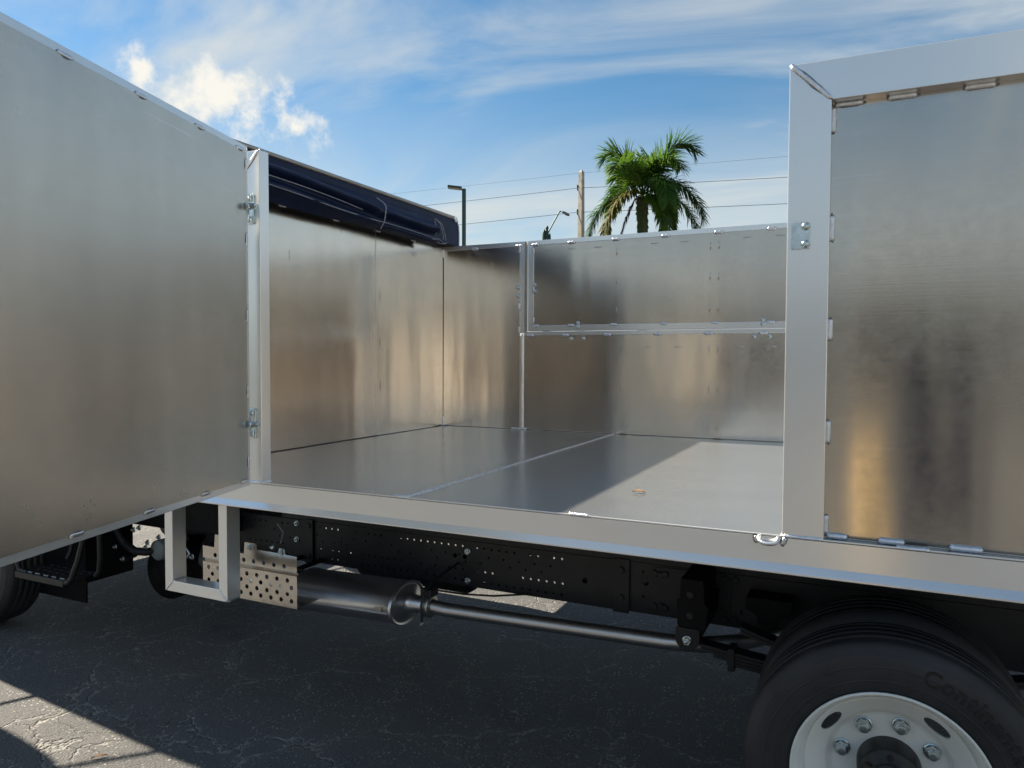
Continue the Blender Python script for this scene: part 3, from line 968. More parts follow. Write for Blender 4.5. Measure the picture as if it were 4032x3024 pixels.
MB().add(vs, fs, True).build('tarp_roll', M_TARP, tarp, recalc=False)


def cord(pts, r=0.0026):
    P = [Vector(p) for p in pts]
    res = []
    for i in range(len(P) - 1):
        p0, p1, p2, p3 = P[max(i - 1, 0)], P[i], P[i + 1], P[min(i + 2, len(P) - 1)]
        for k in range(8):
            t_ = k / 8
            res.append(0.5 * ((2 * p1) + (-p0 + p2) * t_ + (2 * p0 - 5 * p1 + 4 * p2 - p3) * t_ ** 2 + (-p0 + 3 * p1 - 3 * p2 + p3) * t_ ** 3))
    res.append(P[-1])
    MB().tube(res, r, 6).build('cord', M_CORD, tarp)


xc = XT + 0.082
cord([(xc, 0.5, 2.553), (xc, 0.8, 2.548), (xc, 1.1, 2.536), (xc - 0.01, 1.36, 2.522)])
cord([(xc, 0.5, 2.508), (xc, 0.8, 2.498), (xc, 1.15, 2.482), (xc, 1.55, 2.478), (xc, 1.60, 2.480), (xc, 1.9, 2.476), (xc - 0.02, 2.22, 2.474), (xc - 0.06, 2.34, 2.478)])
cord([(XT + 0.02, 1.58, 2.640), (xc, 1.585, 2.590), (xc, 1.585, 2.530), (xc - 0.005, 1.575, 2.480), (XT + 0.05, 1.575, 2.44)], 0.0035)
cord([(xc - 0.05, 2.26, 2.61), (xc - 0.03, 2.255, 2.56), (xc - 0.03, 2.245, 2.50)])
cord([(XT + 0.03, 2.27, 2.625), (XT + 0.03, 2.34, 2.60), (XT + 0.03, 2.375, 2.54), (XT + 0.03, 2.385, 2.49)], 0.0036)
cord([(XT + 0.02, 2.29, 2.625), (XT + 0.02, 2.38, 2.605), (XT + 0.02, 2.42, 2.55), (XT + 0.02, 2.44, 2.495)], 0.0036)
cord([(xc - 0.02, 2.10, 2.455), (xc, 2.18, 2.462), (xc - 0.01, 2.26, 2.475), (XT + 0.05, 2.36, 2.458), (XT + 0.04, 2.42, 2.475)])
cord([(xc - 0.01, 2.19, 2.46), (xc - 0.02, 2.29, 2.447), (XT + 0.05, 2.38, 2.465)])

# ------------------------------------------------------------------ chassis
YR = 0.87


def rail_plate(x0, x1, z0, z1, holes, y, th, name, mat=M_BLACK):
    m = MB()
    m.plate([(x0, z0), (x1, z0), (x1, z1), (x0, z1)], holes, y, y + th)
    return m


def hole_rows(x0, x1, z0, z1, step=0.041):
    rh = random.Random(5)
    hs = []
    n = int((x1 - x0) / step)
    H = z1 - z0
    for i in range(n):
        x = x0 + step * (i + 0.5)
        hs.append(circle(x, z1 - 0.13 * H, 0.0062, 8))
        hs.append(circle(x + step * 0.1, z0 + 0.36 * H, 0.0062, 8))
        hs.append(circle(x, z0 + 0.13 * H, 0.0062, 8))
        if i % 2 == 0:
            hs.append(circle(x - step * 0.4, z1 - 0.31 * H, 0.0056, 8))
            hs.append(circle(x + step * 0.45, z1 - 0.46 * H, 0.0056, 8))
    return [h for h in hs if rh.random() > 0.22]


SECT = [(-3.35, -2.56, 0.482, 0.712), (-2.53, -0.77, 0.484, 0.712), (-0.735, 2.2, 0.486, 0.712)]
bigA = [circle(-1.62, 0.630, 0.012, 12), circle(-1.565, 0.630, 0.012, 12), circle(-0.93, 0.596, 0.014, 12)]
slots = [[(x - 0.003, z - 0.010), (x + 0.003, z - 0.010), (x + 0.005, z + 0.010), (x - 0.001, z + 0.010)] for x, z in ((-2.33, 0.612), (-1.96, 0.610))]
holesC = [circle(-0.655, 0.672, 0.008, 10), circle(-0.645, 0.626, 0.015, 12), circle(-0.655, 0.562, 0.007, 10), circle(-0.06, 0.655, 0.008, 10), circle(0.5, 0.65, 0.008), circle(0.9, 0.65, 0.008)] + \
    [[(x - 0.004, z - 0.013), (x + 0.004, z - 0.013), (x + 0.008, z + 0.013), (x, z + 0.013)] for x, z in ((-0.215, 0.588), (-0.235, 0.556))]


def far_from(holes, others, d=0.03):
    out = []
    for h in holes:
        cx, cz = sum(p[0] for p in h) / len(h), sum(p[1] for p in h) / len(h)
        if all(math.hypot(cx - sum(p[0] for p in q) / len(q), cz - sum(p[1] for p in q) / len(q)) > d for q in others):
            out.append(h)
    return out


hB = far_from(hole_rows(-2.50, -0.99, 0.484, 0.712), bigA + slots, 0.022) + bigA + slots
hA = hole_rows(-3.30, -2.62, 0.482, 0.712)
for yy, nm, lab in ((YR, 'frame_rail', 'near black frame rail drilled with rows of holes'), (YF - YR - 0.006, 'frame_rail', 'far black frame rail behind the near one')):
    sgn = 1 if yy == YR else -1
    m = rail_plate(*SECT[1], hB, yy, 0.006, nm)
    web = m.build(nm, M_BLACK, truck)
    web['label'] = lab
    y0, y1 = (yy + 0.0055, yy + 0.075) if sgn == 1 else (yy - 0.069, yy + 0.0005)
    MB().box(-2.53, -0.77, y0, y1, 0.706, 0.7125).build('flange', M_BLACK, web)
    MB().box(-2.53, -0.77, y0, y1, 0.4835, 0.490).build('flange', M_BLACK, web)
    rail_plate(*SECT[0], hA, yy - 0.004 * sgn, 0.006, nm).build('rail_section', M_BLACK, web)
    MB().box(-3.35, -2.56, y0, y1, 0.705, 0.7115).build('flange', M_BLACK, web)
    MB().box(-3.35, -2.56, y0, y1, 0.482, 0.489).build('flange', M_BLACK, web)
    rail_plate(*SECT[2], holesC, yy + 0.002 * sgn, 0.006, nm).build('rail_section', M_BLACK, web)
    MB().box(-0.735, 2.2, y0, y1, 0.705, 0.7115).build('flange', M_BLACK, web)
    MB().box(-0.735, 2.2, y0, y1, 0.486, 0.493).build('flange', M_BLACK, web)
    MB().box(-0.790, -0.716, yy - 0.012 * sgn, yy - 0.004 * sgn, 0.478, 0.722).build('joint_plate', M_BLACK, web, bevel=0.002)
    MB().box(-2.575, -2.52, yy - 0.014 * sgn, yy - 0.005 * sgn, 0.478, 0.722).build('joint_plate', M_BLACK, web, bevel=0.002)
    # sub-frame sill carrying the body
    MB().box(-2.75, 1.65, yy - 0.002, yy + 0.055, 0.7155, 0.975).build('sill', M_BLACK, web)
    if sgn == 1:
        for x, z in ((-0.752, 0.672), (-0.752, 0.548), (-0.60, 0.676), (-0.555, 0.676), (-0.60, 0.528), (-0.555, 0.528), (-0.30, 0.690), (-0.26, 0.690), (-0.30, 0.52), (-0.26, 0.52), (-2.545, 0.690), (-2.545, 0.52)):
            place(ME_HEXB, 'black_bolt', web, (x, yy - (0.0125 if x in (-0.752, -2.545) else 0.004), z), (1, 0, 0), (0, -1, 0))
        for x, z in ((-2.640, 0.690), (-2.640, 0.600), (-1.545, 0.660), (-1.545, 0.512)):
            place(ME_HEX, 'hex_bolt', web, (x, yy - 0.0045, z), (1, 0, 0), (0, -1, 0))
xm = MB()
for i, x in enumerate((-2.70, -2.30, -1.90, -1.50, -1.10, -0.70, -0.30, 0.10, 0.50, 0.90, 1.30, 1.66)):
    MB().box(x, x + 0.04, 0.036, YF + 0.02, 0.978, D - 0.0085).build('cross_bearer', M_UNDER, truck)
for x in (-2.95, -0.72, 0.95):
    MB().box(x, x + 0.06, YR + 0.008, YF - YR - 0.008, 0.53, 0.66).build('crossmember', M_BLACK, truck)
shaft = MB().tube([(-3.1, 1.30, 0.50), (-1.4, 1.30, 0.48), (0.1, 1.30, 0.43)], 0.042, 16).build('drive_shaft', M_BLACK, truck)
MB().lathe([(0.0, -2.62), (0.10, -2.62), (0.125, -2.58), (0.125, -1.86), (0.10, -1.82), (0.0, -1.82)], 24, c=(0, 1.46, 0.36), axis='x').build('blocker_tank', M_BLACK, truck)  # added tank, blocks the lit ground behind some rail holes
MB().tube([(-1.75, 1.08, 0.60), (-1.3, 1.10, 0.575), (-0.9, 1.08, 0.56), (-0.3, 1.0, 0.56)], 0.016, 8).build('blocker_line', M_UNDER, truck)  # added to block lit ground seen through the rail holes
MB().tube([(-1.75, 1.15, 0.525), (-1.3, 1.15, 0.525), (-0.9, 1.15, 0.53)], 0.012, 8).build('blocker_line', M_UNDER, truck)  # second added line, also blocking lit rail holes
for z0, am, ph in ((0.505, 0.012, 0.3), (0.690, 0.010, 1.9), (0.585, 0.020, 4.0)):
    MB().tube([(-2.5 + i * 0.06, YR + 0.03 + 0.008 * math.sin(i * 0.9), z0 + am * math.sin(i * 0.47 + ph) + 0.01 * mnoise.noise((i * 0.3, ph, 0))) for i in range(30)], 0.013, 8).build('blocker_loom', M_UNDER, truck)  # added wavy tubes that break up the bright rows of rail holes
gb = MB()
gb.lathe([(0.0, -4.1), (0.17, -4.1), (0.20, -3.8), (0.16, -3.5), (0.12, -3.15), (0.0, -3.12)], 20, axis='x', c=(0, 1.30, 0.52))
gb.build('gearbox', M_BLACK, truck)
ax = MB().tube([(0.30, 0.20, 0.40), (0.30, 1.0, 0.40), (0.30, 1.15, 0.40), (0.30, 1.30, 0.40), (0.30, 1.45, 0.40), (0.30, 1.6, 0.40), (0.30, 2.4, 0.40)], [0.06, 0.065, 0.12, 0.17, 0.12, 0.065, 0.06], 18).build('rear_axle', M_BLACK, truck)

# leaf springs with hanger
for yy, sg in ((0.600, 1), (YF - 0.690, -1)):
    hg = MB()
    hg.prism([(-0.448, 0.55), (-0.354, 0.55), (-0.352, 0.510), (-0.358, 0.485), (-0.376, 0.464), (-0.401, 0.457), (-0.426, 0.464), (-0.444, 0.485), (-0.450, 0.510)], yy, yy + 0.010)
    hgo = hg.build('spring_hanger', M_BLACK, truck, bevel=0.002)
    MB().prism([(-0.432, 0.745), (-0.345, 0.745), (-0.338, 0.715), (-0.338, 0.655), (-0.322, 0.640), (-0.330, 0.560), (-0.345, 0.52), (-0.430, 0.52), (-0.445, 0.56), (-0.448, 0.65), (-0.436, 0.662)], yy + 0.0105, YR - 0.006).build('hanger_block', M_UNDER, hgo, bevel=0.004)
    if sg == 1:
        place(ME_HEX, 'hex_bolt', hgo, (-0.401, yy, 0.502), (1, 0, 0), (0, -1, 0)).scale = (1.2, 1.2, 1.3)
        MB().prism([(-0.60, 0.700), (-0.555, 0.706), (-0.30, 0.706), (-0.275, 0.690), (-0.275, 0.545), (-0.29, 0.50), (-0.57, 0.49), (-0.60, 0.53)], YR - 0.005, YR - 0.0005).build('hanger_base', M_BLACK, hgo, bevel=0.001)
        for x, z in ((-0.575, 0.672), (-0.335, 0.652), (-0.575, 0.535), (-0.305, 0.55)):
            place(ME_HEXB, 'black_bolt', hgo, (x, YR - 0.0055, z), (1, 0, 0), (0, -1, 0))
        for z in (0.685, 0.60):
            place(ME_HEXB, 'black_bolt', hgo, (-0.392, yy + 0.0105, z), (1, 0, 0), (0, -1, 0))
    for k in range(4):
        pth = []
        a0_, a1_ = -0.40 + 0.05 * k, 1.05 - 0.05 * k
        for i in range(17):
            x = a0_ + (a1_ - a0_) * i / 16
            s = (x - 0.325) / 0.725
            pth.append((x, 0.500 - 0.050 * (1 - s * s) - k * 0.0140))
        poly = pth + [(x, z - 0.0122) for x, z in reversed(pth)]
        MB().prism(poly, yy + 0.0125, yy + 0.080).build('spring_leaf', M_BLACK, truck)
    pth = []
    for i in range(17):
        x = -0.20 + 1.05 * i / 16
        s = (x - 0.325) / 0.525
        pth.append((x, 0.585 - 0.085 * (1 - s * s)))
    for k in range(2):
        MB().prism([(x, z - k * 0.014) for x, z in pth] + [(x, z - 0.012 - k * 0.014) for x, z in reversed(pth)], yy + 0.0125, yy + 0.080).build('spring_leaf', M_BLACK, truck)
    MB().box(-0.245, -0.220, yy + 0.006, yy + 0.086, 0.405, 0.492).build('spring_clip', M_BLACK, truck, bevel=0.002)
    bs = MB()
    bs.prism([(-0.20, 0.66), (-0.02, 0.66), (-0.03, 0.60), (-0.07, 0.585), (-0.08, 0.55), (-0.15, 0.55), (-0.16, 0.59), (-0.20, 0.61)], yy + 0.16, YR - 0.006)
    bs.build('bump_stop', M_UNDER, truck, bevel=0.006)


# ------------------------------------------------------------------ wheels
def wheel_meshes():
    r0 = 0.410
    ty = MB()
    # sidewall on the -Y side at 0, tread 0.02..0.21
    prof = [(0.262, 0.020), (0.272, 0.008), (0.285, 0.003), (0.300, 0.0005), (0.325, -0.003), (0.350, -0.004), (0.372, -0.001), (0.376, 0.0005), (0.378, 0.003), (0.386, 0.006), (0.398, 0.016), (0.404, 0.022), (0.4065, 0.030),
            (0.4085, 0.050), (0.4085, 0.052), (0.399, 0.053), (0.399, 0.060), (0.4095, 0.061), (0.410, 0.090), (0.400, 0.091), (0.400, 0.098), (0.410, 0.099), (0.410, 0.128), (0.400, 0.129), (0.400, 0.136), (0.4095, 0.137), (0.4085, 0.165), (0.399, 0.166), (0.399, 0.173), (0.4085, 0.174), (0.4065, 0.196),
            (0.398, 0.210), (0.376, 0.224), (0.34, 0.228), (0.285, 0.222), (0.262, 0.206)]
    ty.lathe(prof, 120)
    for rr_ in (0.304, 0.343):
        ty.lathe([(rr_ - 0.0025, -0.0012 if rr_ < 0.32 else -0.0038), (rr_ - 0.001, -0.0030 if rr_ < 0.32 else -0.0056), (rr_ + 0.001, -0.0030 if rr_ < 0.32 else -0.0056), (rr_ + 0.0025, -0.0012 if rr_ < 0.32 else -0.0038)], 120)
    me_t = ty.mesh('tyre', M_RUBBER)
    rim = MB()
    rim.lathe([(0.250, 0.020), (0.262, 0.018), (0.2665, 0.012), (0.2685, 0.004), (0.2675, 0.000), (0.2640, -0.001), (0.2600, 0.002), (0.2575, 0.012), (0.2545, 0.016), (0.2470, 0.022), (0.2440, 0.034), (0.2400, 0.060), (0.2330, 0.066), (0.2300, 0.080), (0.228, 0.112), (0.228, 0.200), (0.245, 0.215), (0.262, 0.215)], 120)
    me_r = rim.mesh('rim', M_WHEEL)
    # dished disc with hand holes
    dm = MB()
    n = 96
    outer = circle(0, 0, 0.2315, n)
    holes = [circle(0, 0, 0.084, 48)]
    for k in range(4):
        a = rad(8 + 90 * k)
        a += rad(45)
        holes.append(circle(0.198 * math.cos(a), 0.198 * math.sin(a), 0.018, 20, 0.040, a))
    rings = [circle(0, 0, r, n) for r in (0.095, 0.118, 0.150, 0.158, 0.166, 0.174)]
    dm.plate(outer, holes, 0.0, 0.009, fn=rings + [circle(0, 0, 0.222, n)])

    def dish(r):
        pts = [(0.0, 0.128), (0.150, 0.128), (0.158, 0.126), (0.166, 0.120), (0.174, 0.110), (0.222, 0.072), (0.24, 0.066)]
        for (a, ya), (b, yb) in zip(pts, pts[1:]):
            if a <= r <= b:
                return ya + (yb - ya) * (r - a) / (b - a)
        return 0.066
    dm.v = [(x, y + dish(math.hypot(x, z)), z) for x, y, z in dm.v]
    me_d = dm.mesh('wheel_disc', M_WHEEL)
    hub = MB()
    hub.lathe([(0.0, 0.026), (0.046, 0.026), (0.049, 0.031), (0.052, 0.044), (0.078, 0.046), (0.0835, 0.050), (0.086, 0.060), (0.088, 0.125), (0.088, 0.16)], 56)
    me_h = hub.mesh('hub', M_HUB)
    nut = MB()
    nut.lathe([(0.0245, 0.0), (0.0245, 0.004), (0.021, 0.006)], 24, axis='z')
    nut.prism(circle(0, 0, 0.0215, 6), 0.006, 0.022, 'z')
    nut.lathe([(0.018, 0.022), (0.0155, 0.027), (0.0140, 0.0275), (0.0135, 0.036), (0.012, 0.038), (0.0, 0.038)], 18, axis='z')
    me_n = nut.mesh('lug_nut', M_ZINC, bevel=0.0008)
    return me_t, me_r, me_d, me_h, me_n


ME_T, ME_R, ME_D, ME_H, ME_N = wheel_meshes()


def wheel(x, y, z, flip=False, face=True, rot=0.0, label=None):
    w = obj('wheel', ME_R, truck)
    w.location = (x, y, z)
    w.rotation_euler = (0, rot, math.pi if flip else 0)
    obj('tyre', ME_T, w)
    if face:
        obj('wheel_disc', ME_D, w)
        obj('hub', ME_H, w)
        for k in range(8):
            a = rad(32 + 45 * k)
            place(ME_N, 'lug_nut', w, (0.132 * math.cos(a), 0.128, 0.132 * math.sin(a)), (math.cos(a + k), 0, math.sin(a + k)), (0, -1, 0))
        for k in range(6):
            a = rad(30 + 60 * k)
            place(ME_HEXB, 'hub_bolt', w, (0.065 * math.cos(a), 0.046, 0.065 * math.sin(a)), (1, 0, 0), (0, -1, 0)).scale = (0.55, 0.55, 0.6)
    if label:
        w['label'] = label
    return w


rw = wheel(0.300, 0.0, 0.410, label='cream white dual rear wheel with zinc lug nuts')
wheel(0.300, 0.52, 0.410, flip=True, face=False)
wheel(0.300, YF, 0.410, flip=True)
wheel(0.300, YF - 0.52, 0.410, face=False)
fw = wheel(-4.585, 0.215, 0.410, rot=0.3)
wheel(-4.585, YF - 0.25, 0.410, flip=True)

# raised maker's lettering on the rear tyre
text = 'Continental'
ang = 77.5
rt = 0.343
for ch in text:
    cu = bpy.data.curves.new('letter', 'FONT')
    cu.body = ch
    cu.size = 0.064
    cu.extrude = 0.0012
    cu.offset = 0.0009
    cu.align_x = 'CENTER'
    tmp = bpy.data.objects.new('tmp_letter', cu)
    COL.objects.link(tmp)
    bpy.context.view_layer.update()
    me = bpy.data.meshes.new_from_object(tmp.evaluated_get(bpy.context.evaluated_depsgraph_get()))
    bpy.data.objects.remove(tmp)
    xs = [v.co.x for v in me.vertices]
    wd = (max(xs) - min(xs)) + 0.006
    ang -= math.degrees(wd / 2 / rt)
    a = rad(ang)
    me.materials.clear()
    me.materials.append(M_LETTER)
    # letter up = outwards, letter right = clockwise
    place(me, 'letter', rw, ((rt - 0.020) * math.cos(a), -0.0042, (rt - 0.020) * math.sin(a)), (math.sin(a), 0, -math.cos(a)), (0, -1, 0))
    ang -= math.degrees(wd / 2 / rt)

# ------------------------------------------------------------------ exhaust
AX, AZ = 0.630, 0.446
SLOPE = 0.027


def slant(m):
    m.v = [(x, y, z + SLOPE * (x + 1.74)) for x, y, z in m.v]
    return m


mf = MB()
mprof = [(0.045, -2.385), (0.085, -2.380), (0.112, -2.362), (0.116, -2.354), (0.1195, -2.352), (0.1195, -2.344), (0.115, -2.340), (0.115, -1.762), (0.1195, -1.758), (0.1205, -1.750), (0.1195, -1.743), (0.112, -1.741), (0.108, -1.748), (0.098, -1.745), (0.060, -1.728), (0.046, -1.722), (0.042, -1.705), (0.037, -1.645)]
mf.lathe(mprof, 72, c=(0, 0, 0), axis='x')
mf.v = [(x, AX + y * (1.24 if math.hypot(y, z) > 0.05 else 1.0), AZ + z * (0.86 if math.hypot(y, z) > 0.05 else 1.0)) for x, y, z in mf.v]
muf = slant(mf).build('muffler', M_MUFF, truck)


def on_shell(a, off=0.0):
    return AX + math.cos(a) * (0.115 * 1.24 + off), AZ + math.sin(a) * (0.115 * 0.86 + off)


sm_ = MB()
for da in (0.0, 0.06):
    yy, zz = on_shell(rad(186) + da)
    sm_.tube([(-2.34, yy, zz), (-1.765, yy, zz)], 0.0020, 6)
slant(sm_).build('seam', M_MUFF, muf)
pl = MB()
vs = []
for i in range(5):
    for x in (-1.835, -1.795):
        yy, zz = on_shell(rad(172) + rad(16) * i / 4, 0.0015)
        vs.append((x, yy, zz))
pl.add(vs, [(2 * i, 2 * i + 1, 2 * i + 3, 2 * i + 2) for i in range(4)])
slant(pl).build('data_plate', M_TRIM, muf)
AP = 0.665
pp = MB()
pp.tube([(-1.70, AX, AZ), (-1.64, AX + 0.01, AZ - 0.004), (-1.55, AP, AZ - 0.022), (-1.0, AP, AZ - 0.022), (-0.5, AP, AZ - 0.022), (-0.36, AP + 0.02, AZ - 0.022), (-0.22, AP + 0.10, AZ - 0.02), (-0.05, AP + 0.24, AZ)], 0.0325, 24)
pipe = slant(pp).build('exhaust_pipe', M_PIPE, truck)
for x in (-1.640, -1.618):
    slant(MB().lathe([(0.032, x - 0.008), (0.052, x - 0.008), (0.055, x - 0.004), (0.055, x + 0.004), (0.052, x + 0.008), (0.032, x + 0.008)], 28, c=(0, AX + 0.01, AZ - 0.004), axis='x')).build('clamp_ring', M_PIPE, pipe)
MB().tube([(-1.628, AX - 0.055, AZ - 0.065), (-1.628, AX - 0.062, AZ + 0.02), (-1.625, AX - 0.03, AZ + 0.085), (-1.61, AX + 0.02, AZ + 0.12), (-1.60, YR - 0.005, AZ + 0.15)], 0.006, 8).build('hanger_rod', M_BLACK, pipe)
MB().tube([(-1.60, AX + 0.02, AZ + 0.075), (-1.48, AX + 0.08, AZ + 0.055), (-1.36, AX + 0.16, AZ + 0.04), (-1.2, YR - 0.005, AZ + 0.05)], 0.005, 8).build('hanger_rod', M_BLACK, pipe)
MB().box(-1.66, -1.60, AX - 0.02, AX + 0.05, AZ + 0.045, AZ + 0.085).build('rubber_mount', M_RUBBER, pipe, bevel=0.008)
MB().tube([(-2.36, AX, AZ - 0.016), (-2.6, AX, AZ - 0.02), (-2.9, AX, AZ - 0.02), (-3.2, AX + 0.1, AZ), (-3.5, AX + 0.4, AZ + 0.06), (-3.7, AX + 0.5, AZ + 0.10)], 0.040, 20).build('front_pipe', M_PIPE, pipe)
MB().lathe([(0.041, -2.47), (0.085, -2.47), (0.09, -2.46), (0.09, -2.41), (0.085, -2.40), (0.041, -2.40)], 28, c=(0, AX, AZ - 0.018), axis='x').build('flange_can', M_PIPE, pipe)
place(ME_HEX, 'hex_bolt', pipe, (-1.628, AX - 0.055, AZ - 0.068), (1, 0, 0), (0, -1, -0.3)).scale = (0.7, 0.7, 0.7)

# perforated heat shield
YS = 0.335
hs_holes = []
for row, (z, x0, n, off) in enumerate(((0.628, -2.70, 9, 0.0), (0.572, -2.735, 9, 0.0), (0.540, -2.71, 9, 0.0), (0.508, -2.735, 9, 0.0), (0.476, -2.71, 9, 0.0))):
    if row == 0:
        continue
    for i in range(n):
        hs_holes.append(circle(x0 + i * 0.064, z - 0.003, 0.0112, 12))
lowz0, lowz1 = 0.440, 0.595
sh = MB()
sh.plate([(-2.775, lowz0 + 0.002), (-2.165, lowz0), (-2.165, lowz1), (-2.775, lowz1)], hs_holes, YS, YS + 0.002)
shield = sh.build('heat_shield', M_STEEL, truck)
shield['label'] = 'shiny perforated heat shield plate beside the muffler'
up_holes = [circle(-2.69 + i * 0.064, 0.634, 0.0112, 12) for i in range(8)] + [circle(-2.60, 0.690, 0.006, 10), circle(-2.455, 0.700, 0.007, 10), circle(-2.255, 0.700, 0.007, 10)]
upo = [(-2.775, 0.613), (-2.165, 0.613), (-2.165, 0.688), (-2.235, 0.690), (-2.238, 0.716), (-2.272, 0.717), (-2.276, 0.692), (-2.412, 0.694), (-2.416, 0.722), (-2.492, 0.722), (-2.497, 0.664), (-2.640, 0.668), (-2.644, 0.738), (-2.690, 0.738), (-2.696, 0.672), (-2.775, 0.674)]
MB().plate(upo, far_from(up_holes, [[(-2.60, 0.690)]], 0.02), YS, YS + 0.002).build('shield_top', M_STEEL, shield)
MB().add([(-2.775, YS, 0.5952), (-2.165, YS, 0.5952), (-2.165, YS + 0.012, 0.604), (-2.775, YS + 0.012, 0.604), (-2.165, YS, 0.6128), (-2.775, YS, 0.6128)], [(0, 1, 2, 3), (3, 2, 4, 5)]).build('shield_groove', M_STEEL, shield, recalc=False)
MB().box(-2.775, -2.166, YS + 0.0025, YS + 0.16, 0.4405, 0.4425).build('shield_return', M_STEEL, shield)
for x, z in ((-2.455, 0.702), (-2.255, 0.702)):
    place(ME_HEX, 'hex_bolt', shield, (x, YS - 0.0005, z), (1, 0, 0), (0, -1, 0))
place(ME_HEX, 'hex_bolt', shield, (-2.335, YS + 0.03, 0.708), (0, 0, 1), (-0.8, -0.6, 0))
for x in (-2.60, -2.455):
    MB().box(x - 0.015, x + 0.015, YS + 0.0025, YR - 0.006, 0.50, 0.515).build('shield_bracket', M_UNDER, shield)

# ------------------------------------------------------------------ hanging aluminium U-frame
yu0, yu1 = 0.030, 0.105
x0, x1, zb_, wv_ = -2.672, -2.283, 0.548, 0.050
zt_ = 0.986
uf = MB().prism([(x0, zb_), (x0 + wv_, zb_ + wv_), (x0 + wv_, zt_), (x0, zt_)], yu0, yu1).build('step_hanger', M_TUBE, truck, bevel=0.002)
uf['label'] = 'welded aluminium U-shaped frame hanging under the deck edge'
MB().prism([(x1, zb_), (x1, zt_), (x1 - wv_, zt_), (x1 - wv_, zb_ + wv_)], yu0, yu1).build('hanger_leg', M_TUBE, uf, bevel=0.002)
MB().prism([(x0 + 0.0015, zb_), (x1 - 0.0015, zb_), (x1 - wv_ - 0.0015, zb_ + wv_), (x0 + wv_ + 0.0015, zb_ + wv_)], yu0, yu1).build('hanger_bar', M_RUB, uf, bevel=0.002)
weld(uf, (x0 + wv_ / 2, yu0, zb_ + wv_ / 2), (1, 0, 1), (0, -1, 0), wv_ * 1.35, 0.0045, False)
weld(uf, (x1 - wv_ / 2, yu0, zb_ + wv_ / 2), (-1, 0, 1), (0, -1, 0), wv_ * 1.35, 0.0045, False)
weld(uf, (x1, (yu0 + yu1) / 2, zb_ + 0.001), (0, 1, 0), (1, 0, -0.5), 0.07, 0.0045, False)
weld(uf, (x0 + wv_ + 0.002, (yu0 + yu1) / 2, zb_ + wv_ + 0.001), (0, 1, 0), (1, 0, 1), 0.07, 0.004, False)

# ------------------------------------------------------------------ cab and its step
cy0, cy1 = 0.07, 2.17
cb = MB()
cb.prism([(-3.02, 1.04), (-3.02, 2.26), (-3.10, 2.36), (-4.70, 2.36), (-5.00, 2.28), (-5.38, 1.45), (-5.42, 0.95), (-5.38, 0.62), (-5.08, 0.62), (-5.04, 0.80), (-4.88, 0.94), (-4.585, 0.98), (-4.29, 0.94), (-4.16, 1.00), (-4.09, 1.04)], cy0, cy1)
cab = cb.build('cab', M_CAB, truck, bevel=0.035)
cab['label'] = 'white crew cab at the front of the truck'
for yy in (cy0 - 0.004, cy1 + 0.001):
    for poly in ([(-4.22, 1.50), (-4.22, 2.18), (-4.80, 2.18), (-5.08, 1.50)], [(-3.22, 1.50), (-3.22, 2.18), (-4.10, 2.18), (-4.10, 1.50)]):
        MB().prism(poly, yy, yy + 0.003).build('side_window', M_GLASS, cab)
    for x in (-3.15, -4.16):
        MB().box(x - 0.004, x + 0.004, yy, yy + 0.003, 1.10, 2.25).build('door_seam', M_PLASTIC, cab)
    for x in (-3.45, -4.35):
        MB().box(x - 0.08, x + 0.08, yy - 0.012, yy + 0.012, 1.36, 1.40).build('door_handle', M_PLASTIC, cab, bevel=0.006)
ws = MB()
ws.add([(-5.012, cy0 + 0.12, 2.22), (-5.012, cy1 - 0.12, 2.22), (-5.375, cy1 - 0.10, 1.47), (-5.375, cy0 + 0.10, 1.47), (-5.002, cy0 + 0.12, 2.215), (-5.002, cy1 - 0.12, 2.215), (-5.365, cy1 - 0.10, 1.465), (-5.365, cy0 + 0.10, 1.465)],
       [(0, 1, 2, 3), (7, 6, 5, 4), (0, 4, 5, 1), (1, 5, 6, 2), (2, 6, 7, 3), (3, 7, 4, 0)])
ws.build('windscreen', M_GLASS, cab)
MB().box(-5.48, -5.36, cy0 - 0.05, cy1 + 0.05, 0.40, 0.66).build('bumper', M_PLASTIC, cab, bevel=0.03)
for y in (cy0 + 0.05, cy1 - 0.35):
    MB().box(-5.435, -5.40, y, y + 0.30, 0.98, 1.14).build('headlight', M_GLASS, cab, bevel=0.01)
for sy, yy in ((-1, cy0), (1, cy1)):
    mr = MB()
    rr_ = [(yy + sy * (0.33 + 0.115 * math.copysign(abs(math.cos(k * math.pi / 14)) ** 0.6, math.cos(k * math.pi / 14))), 1.96 + 0.32 * math.copysign(abs(math.sin(k * math.pi / 14)) ** 0.6, math.sin(k * math.pi / 14))) for k in range(28)]
    mr.prism(rr_, -5.34, -5.26, 'x')
    mr.build('mirror', M_PLASTIC, cab, bevel=0.02)
    MB().tube([(-5.00, yy, 2.20), (-5.22, yy + sy * 0.20, 2.22), (-5.27, yy + sy * 0.30, 2.18), (-5.27, yy + sy * 0.30, 1.60), (-5.24, yy + sy * 0.16, 1.54), (-5.16, yy, 1.54)], 0.013, 8).build('mirror_arm', M_PLASTIC, cab)
